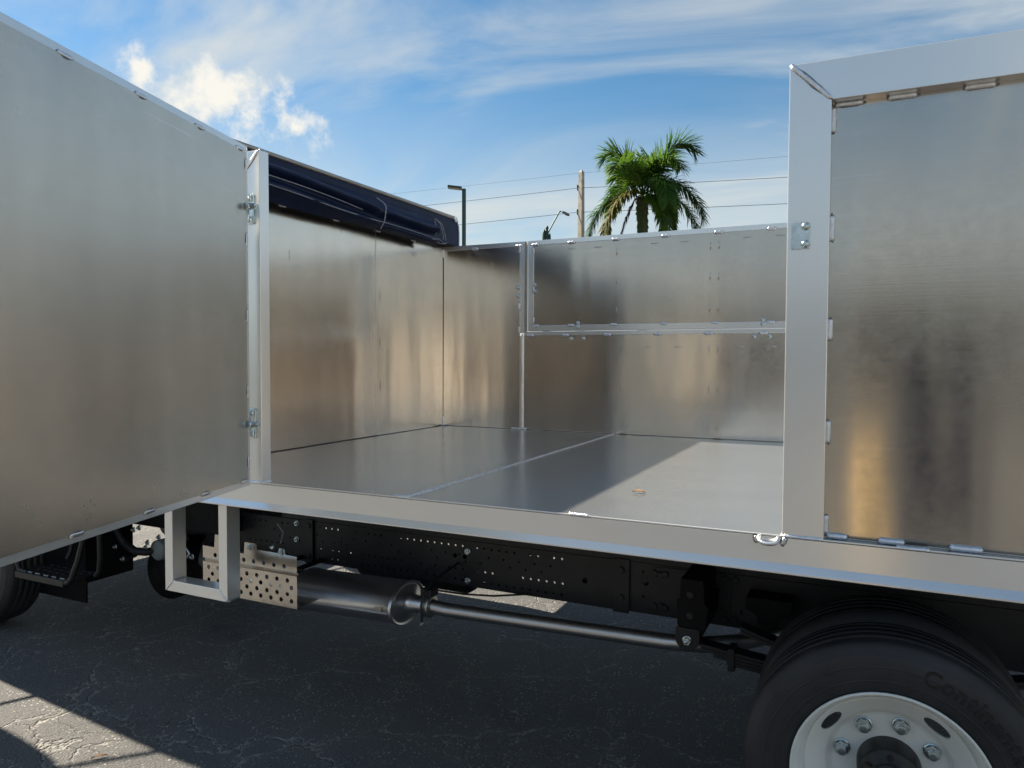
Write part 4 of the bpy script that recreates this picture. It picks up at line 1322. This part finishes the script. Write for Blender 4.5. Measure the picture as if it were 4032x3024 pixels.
# cab step
tr_holes = []
for i in range(7):
    for j in range(4):
        tr_holes.append(circle(-4.05 + 0.055 * i + (0.02 if j % 2 else 0), 0.238 + 0.042 * j, 0.018, 10, 0.009))
stp = MB().plate([(-4.10, 0.205), (-3.68, 0.205), (-3.655, 0.235), (-3.655, 0.39), (-4.10, 0.39)], tr_holes, 0.398, 0.406, 'z')
step = stp.build('cab_step', M_BLACK, truck)
step['label'] = 'black tread step hanging below the cab'
MB().box(-4.10, -3.675, 0.196, 0.2045, 0.372, 0.4065).build('step_edge', M_PLASTIC, step, bevel=0.003)
for i in range(6):
    MB().box(-4.09 + 0.072 * i, -4.05 + 0.072 * i, 0.215, 0.228, 0.4065, 0.4115).build('tread_cleat', M_ZINC, step, bevel=0.001)
MB().tube([(-3.690, 0.212, 0.392), (-3.655, 0.214, 0.396), (-3.632, 0.218, 0.420), (-3.60, 0.235, 0.52), (-3.565, 0.26, 0.70)], 0.016, 12).build('step_bar', M_HUB, step)
MB().tube([(-3.64, 0.36, 0.398), (-3.61, 0.36, 0.425), (-3.60, 0.36, 0.50), (-3.60, 0.36, 0.70)], 0.014, 10).build('step_bar', M_BLACK, step)
MB().tube([(-4.02, 0.22, 0.402), (-4.10, 0.222, 0.408), (-4.125, 0.228, 0.44), (-4.12, 0.25, 0.56), (-4.10, 0.27, 0.70)], 0.014, 10).build('step_bar', M_HUB, step)
MB().tube([(-3.90, 0.37, 0.46), (-3.885, 0.38, 0.50), (-3.885, 0.40, 0.58), (-3.885, 0.41, 0.70)], 0.012, 8).build('step_bar', M_HUB, step)
MB().box(-4.30, -3.805, 0.415, 0.425, 0.20, 0.80).build('mud_flap', M_FLAP, step)
MB().box(-4.28, -3.84, 0.43, 0.75, 0.30, 0.72).build('battery_box', M_UNDER, truck, bevel=0.01)
# reservoir, hose and fittings under the cab
rs = MB().lathe([(0.0, -0.10), (0.050, -0.10), (0.060, -0.09), (0.060, 0.09), (0.050, 0.10), (0.0, 0.10)], 24, c=(-3.475, 0.72, 0.495), axis='y').build('air_reservoir', M_TANK, truck)
MB().lathe([(0.0, -0.12), (0.16, -0.12), (0.17, -0.10), (0.17, 0.12), (0.0, 0.12)], 24, c=(-3.47, 0.80, 0.36), axis='y').build('fan_shroud', M_UNDER, truck)
path, rr = [], []
hp_ = [Vector(p) for p in ((-3.86, 0.62, 0.66), (-3.825, 0.62, 0.583), (-3.748, 0.62, 0.507), (-3.659, 0.62, 0.471), (-3.56, 0.62, 0.478), (-3.50, 0.64, 0.49))]
for i in range(100):
    q = i / 99 * (len(hp_) - 1)
    k = min(int(q), len(hp_) - 2)
    path.append(hp_[k].lerp(hp_[k + 1], q - k))
    rr.append(0.020 + 0.004 * (i % 2))
MB().tube(path, rr, 10).build('corrugated_hose', M_PLASTIC, truck)
for p in ((-3.734, 0.60, 0.421), (-3.634, 0.60, 0.606), (-3.586, 0.60, 0.623), (-3.770, 0.58, 0.494), (-3.420, 0.60, 0.586), (-3.53, 0.60, 0.515), (-3.515, 0.60, 0.545), (-3.155, 0.60, 0.502)):
    place(ME_HEX, 'hex_bolt', truck, p, (0, 0, 1), (-0.3, -1, 0))
MB().tube([(-3.76, 0.70, 0.421), (-3.735, 0.61, 0.421)], 0.018, 10).build('rod_end', M_BLACK, truck)
MB().tube([(-3.23, 0.62, 0.535), (-3.20, 0.60, 0.545), (-3.18, 0.60, 0.52), (-3.20, 0.60, 0.49), (-3.23, 0.62, 0.485)], 0.006, 8).build('hose_clamp', M_ZINC, truck)
MB().tube([(-2.70, 0.78, 0.70), (-2.64, 0.76, 0.66), (-2.66, 0.76, 0.60)], 0.004, 6).build('cable', M_CORD, truck)
MB().box(-4.1, -3.05, 0.70, 1.95, 0.60, 1.035).build('floor_pan', M_UNDER, truck, bevel=0.02)
MB().box(-3.5, -2.95, 0.90, 1.9, 0.50, 0.72).build('engine_block', M_UNDER, truck, bevel=0.02)

# ------------------------------------------------------------------ leaves on deck and ground
def leaf(name, loc, L, w, rot, label):
    vs, n = [], 8
    for i in range(n + 1):
        s = i / n
        ww = w * math.sin(math.pi * s) ** 0.8
        z = 0.006 * math.sin(s * 3.1) + 0.002
        for q in (-1, 0, 1):
            vs.append(((s - 0.5) * L, q * ww, z + abs(q) * 0.004))
    fs = [(i * 3 + j, i * 3 + j + 1, (i + 1) * 3 + j + 1, (i + 1) * 3 + j) for i in range(n) for j in range(2)]
    me = MB().add(vs, fs, True).mesh(name, M_DRYLEAF, recalc=False)
    o = obj(name, me)
    o.location = loc
    o.rotation_euler = (0, 0, rot)
    tag(o, label, 'leaf')


leaf('dry_leaf', (-0.574, 0.491, D + 0.001), 0.050, 0.010, 0.1, 'small dry orange leaf lying on the sunlit truck deck')
leaf('dry_leaf', (-2.548, -0.392, 0.001), 0.060, 0.006, 0.9, 'long dry tan leaf on the sunlit asphalt')

# ------------------------------------------------------------------ street furniture beyond the truck
lampp = MB()
lampp.box(-11.585, -11.485, 18.59, 18.69, 0.0, 7.10)
lamp = lampp.build('parking_lot_lamp', M_POLE, None, bevel=0.01)
tag(lamp, 'dark green square lamp post with one flat box head', 'street lamp')
lh = MB()
lh.box(-0.46, 0.0, -0.17, 0.17, -0.035, 0.03)
o = lh.build('lamp_head', M_POLE, lamp, bevel=0.015)
o.location = (-11.60, 18.62, 7.115)
o.rotation_euler = (0, rad(6), rad(26))
o = MB().box(-0.42, -0.08, -0.13, 0.13, -0.045, -0.036).build('lens_plate', M_CONC, lamp)
o.location = (-11.60, 18.62, 7.115)
o.rotation_euler = (0, rad(6), rad(26))
MB().box(-11.72, -11.35, 18.455, 18.825, 0.0, 0.55).build('concrete_base', M_CONC, lamp, bevel=0.02)

up = MB()
w0, w1 = 0.19, 0.115
px_, py_ = -13.60, 35.25
vs = []
for z, w in ((0, w0), (11.62, w1), (11.80, 0.01)):
    for a in range(4):
        aa = rad(45 + 90 * a - 20)
        vs.append((px_ + w * 1.35 * math.cos(aa), py_ + w * 1.35 * math.sin(aa), z))
up.add(vs, [(0, 1, 5, 4), (1, 2, 6, 5), (2, 3, 7, 6), (3, 0, 4, 7), (4, 5, 9, 8), (5, 6, 10, 9), (6, 7, 11, 10), (7, 4, 8, 11), (8, 9, 10, 11), (3, 2, 1, 0)])
pole = up.build('utility_pole', M_CONC)
tag(pole, 'square concrete utility pole standing left of the palm', 'utility pole')
for z in (10.772, 9.466):
    ins = MB()
    ins.lathe([(0.0, 0.16), (0.03, 0.16), (0.06, 0.12), (0.035, 0.10), (0.065, 0.06), (0.04, 0.02), (0.03, -0.16), (0.0, -0.16)], 12, c=(px_ - 0.21, py_ - 0.02, z + 0.06), axis='z')
    ins.tube([(px_ - 0.21, py_ - 0.02, z - 0.06), (px_ - 0.05, py_, z - 0.16)], 0.025, 8)
    ins.build('insulator', M_GALV, pole)


def wire(z, pts, r, label):
    P = [Vector((x, y, z)) for x, y in pts]
    res = []
    for a, b in zip(P, P[1:]):
        for k in range(24):
            t_ = k / 24
            q = a.lerp(b, t_)
            q.z -= (b - a).length * 0.006 * 4 * t_ * (1 - t_)
            res.append(q)
    res.append(P[-1])
    o = MB().tube(res, r, 6).build('power_line', M_WIRE)
    tag(o, label, 'power line', 'overhead lines on the utility pole')


wire(10.80, [(-55, 34.0), (-13.80, 35.20), (32, 41.0)], 0.013, 'middle overhead wire, crossing behind the palm at mid height')
wire(9.50, [(-55, 34.6), (-13.82, 35.19), (32, 41.0)], 0.014, 'lowest overhead wire, level with the curved street lamp head')
wire(11.60, [(-55, 32.4), (-13.66, 35.22), (32, 37.2)], 0.006, 'thin uppermost overhead wire near the pole top')

cl = MB()
cl.tube([(-17.27, 39.18, 0.0), (-17.27, 39.18, 9.3)], [0.13, 0.085], 12)
cobra = cl.build('street_lamp', M_GALV)
tag(cobra, 'street lamp with a slanting arm curving over to a small head', 'street lamp')
MB().tube([(-17.25, 39.19, 9.15), (-16.95, 39.30, 9.75), (-16.66, 39.42, 10.32), (-16.60, 39.45, 10.46), (-16.52, 39.48, 10.54), (-16.44, 39.51, 10.55), (-16.34, 39.55, 10.50)], 0.045, 10).build('lamp_arm', M_GALV, cobra)
hd = MB()
hd.lathe([(0.0, -0.33), (0.05, -0.32), (0.12, -0.2), (0.15, 0.0), (0.13, 0.15), (0.06, 0.24), (0.0, 0.25)], 16, axis='x')
o = hd.build('lamp_head', M_GALV, cobra)
o.scale = (1, 1, 0.6)
o.location = (-16.18, 39.60, 10.40)
o.rotation_euler = (0, rad(28), rad(20))

# columnar cactus whose tips show over the wall
cc = MB()
def ribbed(path, r, cc=cc):
    n = 16
    P = [Vector(p) for p in path]
    rings = []
    for i, p in enumerate(P):
        rings.append([(p.x + r[i] * (1 + 0.14 * math.cos(8 * 2 * math.pi * k / n)) * math.cos(2 * math.pi * k / n), p.y + r[i] * (1 + 0.14 * math.cos(8 * 2 * math.pi * k / n)) * math.sin(2 * math.pi * k / n), p.z) for k in range(n)])
    vs = [q for g_ in rings for q in g_]
    cc.add(vs, [(i * n + k, i * n + (k + 1) % n, (i + 1) * n + (k + 1) % n, (i + 1) * n + k) for i in range(len(P) - 1) for k in range(n)], True)
    cc.add(rings[-1], [tuple(range(n))])


ribbed([(-5.62, 11.53, 0), (-5.62, 11.53, 1.5), (-5.62, 11.53, 3.0), (-5.62, 11.53, 3.95), (-5.62, 11.53, 4.08), (-5.615, 11.53, 4.16), (-5.615, 11.53, 4.20), (-5.615, 11.53, 4.225), (-5.615, 11.53, 4.26), (-5.615, 11.53, 4.29), (-5.615, 11.53, 4.31)], [0.07, 0.075, 0.07, 0.055, 0.045, 0.034, 0.028, 0.022, 0.032, 0.026, 0.006])
cact = cc.build('columnar_cactus', M_CACTUS)
tag(cact, 'dark columnar cactus tips poking up over the far wall', 'cactus')
arm = MB()
ribbed([(-5.62, 11.53, 3.5), (-5.655, 11.515, 3.7), (-5.672, 11.508, 3.95), (-5.672, 11.508, 4.10), (-5.670, 11.508, 4.17), (-5.667, 11.508, 4.215), (-5.665, 11.508, 4.235)], [0.03, 0.036, 0.036, 0.034, 0.030, 0.022, 0.005], arm)
arm.build('cactus_arm', M_CACTUS, cact)
arm = MB()
ribbed([(-5.62, 11.53, 3.6), (-5.585, 11.545, 3.8), (-5.570, 11.55, 4.0), (-5.566, 11.552, 4.08), (-5.564, 11.552, 4.13), (-5.560, 11.553, 4.16)], [0.03, 0.030, 0.028, 0.024, 0.016, 0.004], arm)
arm.build('cactus_arm', M_CACTUS, cact)

# ------------------------------------------------------------------ royal palm
PB = Vector((-9.189, 31.421, 0.0))
CZ = 9.30
AWAY = Vector((-0.268, 0.963, 0)).normalized()
RGT = Vector((AWAY.y, -AWAY.x, 0))
palm = empty('royal_palm', PB)
tag(palm, 'tall royal palm with drooping green fronds beside the utility pole', 'palm tree')
trk = MB()
trk.tube([(0, 0, 0), (0.02, 0, 1.2), (0, 0, 3.5), (-0.02, 0.02, 6.0), (0, 0, 7.5)], [0.30, 0.26, 0.27, 0.22, 0.17], 20)
trk.build('trunk', M_TRUNK, palm)
MB().tube([(0, 0, 7.5), (0, 0, 7.8), (0, 0, 8.6), (0.0, 0, CZ + 0.1)], [0.17, 0.20, 0.15, 0.07], 16).build('crownshaft', M_SHAFT, palm)


def frond(pts, mat, leaf_len=0.75, n=64, droop=0.55, seed=0, plume=0.9):
    leaf_len *= 1.28
    n = int(n * 1.15)
    """pts: control points (right, up, away) in metres from the crown centre"""
    rnd = random.Random(seed)
    P = [RGT * p[0] + Vector((0, 0, CZ + p[1])) + AWAY * p[2] for p in pts]
    P = [P[0] * 2 - P[1]] + P + [P[-1] * 2 - P[-2]]
    sp = []
    for i in range(1, len(P) - 2):
        p0, p1, p2, p3 = P[i - 1:i + 3]
        for k in range(12):
            t_ = k / 12
            sp.append(0.5 * ((2 * p1) + (-p0 + p2) * t_ + (2 * p0 - 5 * p1 + 4 * p2 - p3) * t_ ** 2 + (-p0 + 3 * p1 - 3 * p2 + p3) * t_ ** 3))
    sp.append(P[-2])
    m = MB()
    m.tube(sp, [0.035 * (1 - 0.85 * i / (len(sp) - 1)) for i in range(len(sp))], 6)
    cum = [0.0]
    for a_, b_ in zip(sp, sp[1:]):
        cum.append(cum[-1] + (b_ - a_).length)
    tot = cum[-1]

    def at(s):
        d = s * tot
        for i in range(len(cum) - 1):
            if cum[i + 1] >= d:
                f = (d - cum[i]) / max(1e-9, cum[i + 1] - cum[i])
                return sp[i].lerp(sp[i + 1], f), (sp[i + 1] - sp[i]).normalized()
        return sp[-1], (sp[-1] - sp[-2]).normalized()
    down = Vector((0, 0, -1))
    for i in range(n):
        s = 0.14 + 0.86 * (i + rnd.random() * 0.6) / n
        p, t_ = at(min(s, 1.0))
        sd = t_.cross(Vector((0, 0, 1)))
        sd = sd.normalized() if sd.length > 0.1 else RGT
        up_ = sd.cross(t_).normalized()
        L0 = leaf_len * (0.35 + 0.65 * math.sin(math.pi * min(1, 0.12 + 0.80 * s)) ** 0.7)
        for sg in (-1, 1):
            for lay in range(2):
                L = L0 * rnd.uniform(0.78, 1.08)
                el = rnd.uniform(-0.25, 1.0) * plume if lay else rnd.uniform(-0.6, 0.3) * plume
                dr = (sd * sg * math.cos(el) + up_ * math.sin(el) + t_ * (0.55 + 0.5 * s)).normalized()
                w = 0.036 * rnd.uniform(0.7, 1.25)
                wn_ = dr.cross(up_ if abs(dr.dot(up_)) < 0.9 else sd).normalized()
                q0 = p
                q1 = p + dr * L * 0.45 + down * droop * 0.10 * L
                d2 = (dr + down * droop * rnd.uniform(0.6, 1.3)).normalized()
                q2 = q1 + d2 * L * 0.35
                d3 = (d2 + down * droop * 0.6).normalized()
                q3 = q2 + d3 * L * 0.25
                m.add([q0 - wn_ * w * 0.5, q0 + wn_ * w * 0.5, q1 + wn_ * w, q1 - wn_ * w, q2 + wn_ * w * 0.7, q2 - wn_ * w * 0.7, q3], [(0, 1, 2, 3), (3, 2, 4, 5), (5, 4, 6)])
    return m.build('frond', mat, palm, recalc=False)


frond([(0, 0, 0), (-0.35, 0.95, -0.2), (-0.85, 1.65, -0.3), (-1.45, 1.85, -0.4), (-1.85, 1.55, -0.5)], M_FROND, 0.86, 66, 0.25, 1, 1.15)
frond([(0, 0, 0), (0.40, 0.9, 0.1), (0.95, 1.65, 0.1), (1.55, 2.20, 0.0), (2.15, 2.15, 0.0), (2.35, 1.85, 0.0)], M_FROND_DK, 0.92, 72, 0.3, 2, 1.15)
frond([(0, 0, 0), (0.10, 0.9, 0.3), (0.25, 1.6, 0.8), (0.35, 1.95, 1.5), (0.4, 1.85, 2.2)], M_FROND, 0.84, 64, 0.25, 3, 1.1)
frond([(0, 0, 0), (-0.30, 0.55, -0.5), (-0.65, 0.95, -1.2), (-1.00, 0.95, -1.9), (-1.15, 0.60, -2.5)], M_FROND, 0.80, 66, 0.35, 4, 1.1)
frond([(0, 0, 0), (-0.6, 0.12, 0.1), (-1.35, -0.05, 0.2), (-2.05, -0.75, 0.2), (-2.40, -1.60, 0.2), (-2.45, -2.1, 0.2)], M_FROND_DK, 0.72, 74, 0.6, 5)
frond([(0, 0, 0), (-0.45, 0.05, -0.5), (-1.05, -0.45, -0.9), (-1.50, -1.25, -1.1), (-1.65, -2.2, -1.2)], M_FROND_Y, 0.66, 62, 0.75, 6)
frond([(0, 0, 0), (0.0, -0.25, -0.5), (0.02, -0.95, -0.85), (0.05, -1.7, -0.9), (0.08, -2.5, -0.9)], M_FROND_P, 0.36, 60, 0.9, 7, 0.5)
frond([(0, 0, 0), (-0.30, -0.25, -0.1), (-0.60, -0.85, -0.1), (-0.85, -1.5, -0.1), (-1.00, -2.3, -0.1)], M_FROND_B, 0.32, 50, 0.9, 8, 0.5)
frond([(0, 0, 0), (0.55, 0.45, 0.1), (1.25, 0.55, 0.0), (2.05, 0.15, 0.0), (2.65, -0.70, 0.0), (2.80, -1.25, 0.0)], M_FROND_DK, 0.78, 76, 0.6, 9)
frond([(0, 0, 0), (0.6, 0.10, -0.3), (1.35, -0.25, -0.6), (2.05, -0.95, -0.8), (2.50, -1.85, -0.9), (2.6, -2.4, -0.9)], M_FROND_DK, 0.74, 72, 0.65, 10)
frond([(0, 0, 0), (0.40, 0.05, 0.5), (0.95, -0.35, 0.9), (1.25, -1.2, 1.1), (1.35, -2.2, 1.1)], M_FROND_DK, 0.70, 64, 0.75, 11)
frond([(0, 0, 0), (0.30, -0.10, -0.5), (0.75, -0.65, -0.9), (0.95, -1.5, -1.0), (1.0, -2.4, -1.0)], M_FROND, 0.62, 60, 0.8, 12)
frond([(0, 0, 0), (-0.25, 0.75, 0.4), (-0.55, 1.25, 0.9), (-0.95, 1.40, 1.4), (-1.3, 1.15, 1.8)], M_FROND, 0.80, 62, 0.3, 13, 1.1)
frond([(0, 0, 0), (0.35, 0.75, -0.4), (0.8, 1.15, -0.9), (1.3, 1.15, -1.4), (1.65, 0.75, -1.7)], M_FROND, 0.80, 62, 0.3, 21, 1.1)
frond([(0, 0, 0), (0.35, 0.45, -0.6), (0.75, 0.45, -1.3), (1.05, -0.05, -1.9), (1.15, -0.9, -2.3)], M_FROND_DK, 0.70, 64, 0.65, 14)
frond([(0, 0, 0), (0.55, 0.6, 0.6), (1.0, 0.6, 1.3), (1.3, 0.1, 1.9), (1.4, -0.8, 2.2)], M_FROND_DK, 0.70, 60, 0.6, 15)
frond([(0, 0, 0), (-0.5, 0.5, 0.5), (-0.9, 0.75, 1.1), (-1.3, 0.35, 1.6), (-1.5, -0.4, 1.9)], M_FROND_DK, 0.66, 56, 0.6, 18)
frond([(0, 0, 0), (-0.02, 1.0, 0.0), (-0.02, 2.05, 0.0)], M_FROND, 0.10, 10, 0.0, 17)

# ------------------------------------------------------------------ made-up lot behind the viewer, added for reflections in the metal
M_STUCCO = simple('cream_stucco', (0.62, 0.57, 0.47), 0.9, 0.0, 0.08, 1.5, 0.2, 30)
M_FASCIA = simple('brown_fascia', (0.10, 0.075, 0.06), 0.6, 0.0, 0.1, 2)
M_VAN = simple('dark_blue_van_paint', (0.012, 0.022, 0.055), 0.18, 0.0, 0.05, 2)
M_HEDGE = simple('hedge_green', (0.03, 0.06, 0.018), 0.8, 0.0, 0.4, 3, 0.8, 8)

bd = MB().box(-16, 30, -40, -27, 0, 4.2).build('added_building', M_STUCCO)  # invented building, put behind the viewer for reflected bands
tag(bd, 'long low cream building added out of view for its reflection in the metal', 'building')
MB().box(-16.3, 30.3, -27.0, -26.2, 3.0, 3.6).build('fascia', M_FASCIA, bd, bevel=0.02)
MB().box(-16.2, 30.2, -40.2, -26.9, 4.2, 4.5).build('parapet', M_STUCCO, bd, bevel=0.02)
for i in range(9):
    x = -14.5 + i * 5
    MB().box(x, x + 3.2, -27.01, -26.96, 0.5, 2.7).build('window', M_GLASS, bd)
van = MB()
van.prism([(0, 0.35), (0, 2.05), (0.15, 2.2), (3.5, 2.2), (4.1, 1.35), (5.0, 1.15), (5.1, 0.6), (5.05, 0.35)], 0.0, 1.9, 'y')
vo = van.build('added_van', M_VAN, None, bevel=0.06)  # invented van, out of view, added for reflections in the metal
tag(vo, 'dark blue van added out of view for its dark reflection', 'van')
for x0v, x1v in ((0.3, 1.7), (1.85, 3.3)):
    MB().box(x0v, x1v, 1.896, 1.906, 1.3, 1.95).build('window', M_GLASS, vo)
for x in (0.9, 4.1):
    for y, s in ((1.72, math.pi), (0.18, 0)):
        o = obj('wheel', ME_T, vo)
        o.location = (x, y, 0.34)
        o.scale = (0.83, 0.9, 0.83)
        o.rotation_euler = (0, 0, s)
        MB().lathe([(0.0, 0.03), (0.2, 0.03), (0.23, 0.0)], 24, c=(x, y - 0.02 if s == 0 else y + 0.02, 0.34)).build('wheel_cover', M_ZINC, vo)
vo.location = (13.0, -15.0, 0)
vo.rotation_euler = (0, 0, rad(97))


def copy_tree(o, mat_swap=None):
    c = o.copy()
    COL.objects.link(c)
    if mat_swap:
        c.data = o.data.copy()
        c.data.materials.clear()
        c.data.materials.append(mat_swap)
    for ch in o.children:
        d = ch.copy()
        COL.objects.link(d)
        d.parent = c
    return c


M_VANW = simple('white_van_paint', (0.52, 0.50, 0.46), 0.2, 0.0, 0.03, 2)
M_VANR = simple('dark_red_van_paint', (0.22, 0.03, 0.03), 0.2, 0.0, 0.05, 2)
for (x, y, rz), mt, lab in (((5.6, -11.5, 97), M_VANW, 'pale silver van added out of view to brighten the front wall by reflection'), ((-4.0, -17.5, 92), M_VANR, 'dark red van added out of view for its reflection'), ((16.5, 3.0, 4), M_VANW, 'pale silver van added behind the truck for its reflection')):
    c = copy_tree(vo, mt)  # more invented vans, placed for what the metal reflects
    c.location = (x, y, 0)
    c.rotation_euler = (0, 0, rad(rz))
    tag(c, lab, 'van')


def hedge(name, x0, x1, y0, y1, h, label):
    m = MB()
    nx, ny_ = max(4, int(abs(x1 - x0) / 0.5)), max(4, int(abs(y1 - y0) / 0.5))
    vs, fs = [], []
    for i in range(nx + 1):
        for j in range(ny_ + 1):
            x, y = x0 + (x1 - x0) * i / nx, y0 + (y1 - y0) * j / ny_
            edge = min(i, nx - i, j, ny_ - j)
            z = 0.0 if edge == 0 else h * (0.75 + 0.45 * mnoise.noise((x * 0.45, y * 0.45, 2.0)) + 0.25 * mnoise.noise((x * 2.1, y * 2.1, 5.0)))
            vs.append((x + 0.3 * mnoise.noise((x, y, 9)), y + 0.3 * mnoise.noise((x, y, 3)), max(0, z)))
    for i in range(nx):
        for j in range(ny_):
            a_ = i * (ny_ + 1) + j
            fs.append((a_, a_ + 1, a_ + ny_ + 2, a_ + ny_ + 1))
    tag(m.add(vs, fs).build(name, M_HEDGE), label, 'hedge')  # invented hedges, added out of view as dark reflected bands


hedge('added_hedge', 30, 33.5, -25, 45, 4.2, 'tall green hedge added out of view as a dark band for reflections')
hedge('added_hedge', -45, -18, -33, -30, 3.4, 'tall green hedge added beside the made-up building for reflections')

kb = MB().box(0.61, 0.92, -4.92, -4.6, 0.0, 1.72).build('person_stand_in', M_VAN, None, bevel=0.04)  # added box making the dark streak a person would reflect
tag(kb, 'slim dark blue box added to stand in for the reflection of a person', 'stand-in')
MB().box(0.66, 0.87, -4.605, -4.592, 1.15, 1.55).build('stand_in_panel', M_GLASS, kb)
MB().box(0.57, 0.96, -4.97, -4.55, 1.72, 1.79).build('stand_in_cap', M_PLASTIC, kb, bevel=0.01)
M_BOLL = simple('faded_yellow_paint', (0.80, 0.58, 0.28), 0.6, 0.0, 0.1, 6)
bo = MB().lathe([(0.10, 0.0), (0.10, 0.90), (0.085, 0.95), (0.05, 0.985), (0.0, 1.0)], 24, c=(0.34, -3.75, 0.0), axis='z').build('added_bollard', M_BOLL)  # invented bollard, added to reflect a golden streak in the side panel
tag(bo, 'faded yellow round-topped bollard added for a golden reflected streak', 'bollard')
MB().lathe([(0.1, 0.0), (0.16, 0.0), (0.16, 0.02), (0.1, 0.03)], 24, c=(0.34, -3.75, 0.0), axis='z').build('base_ring', M_CONC, bo)
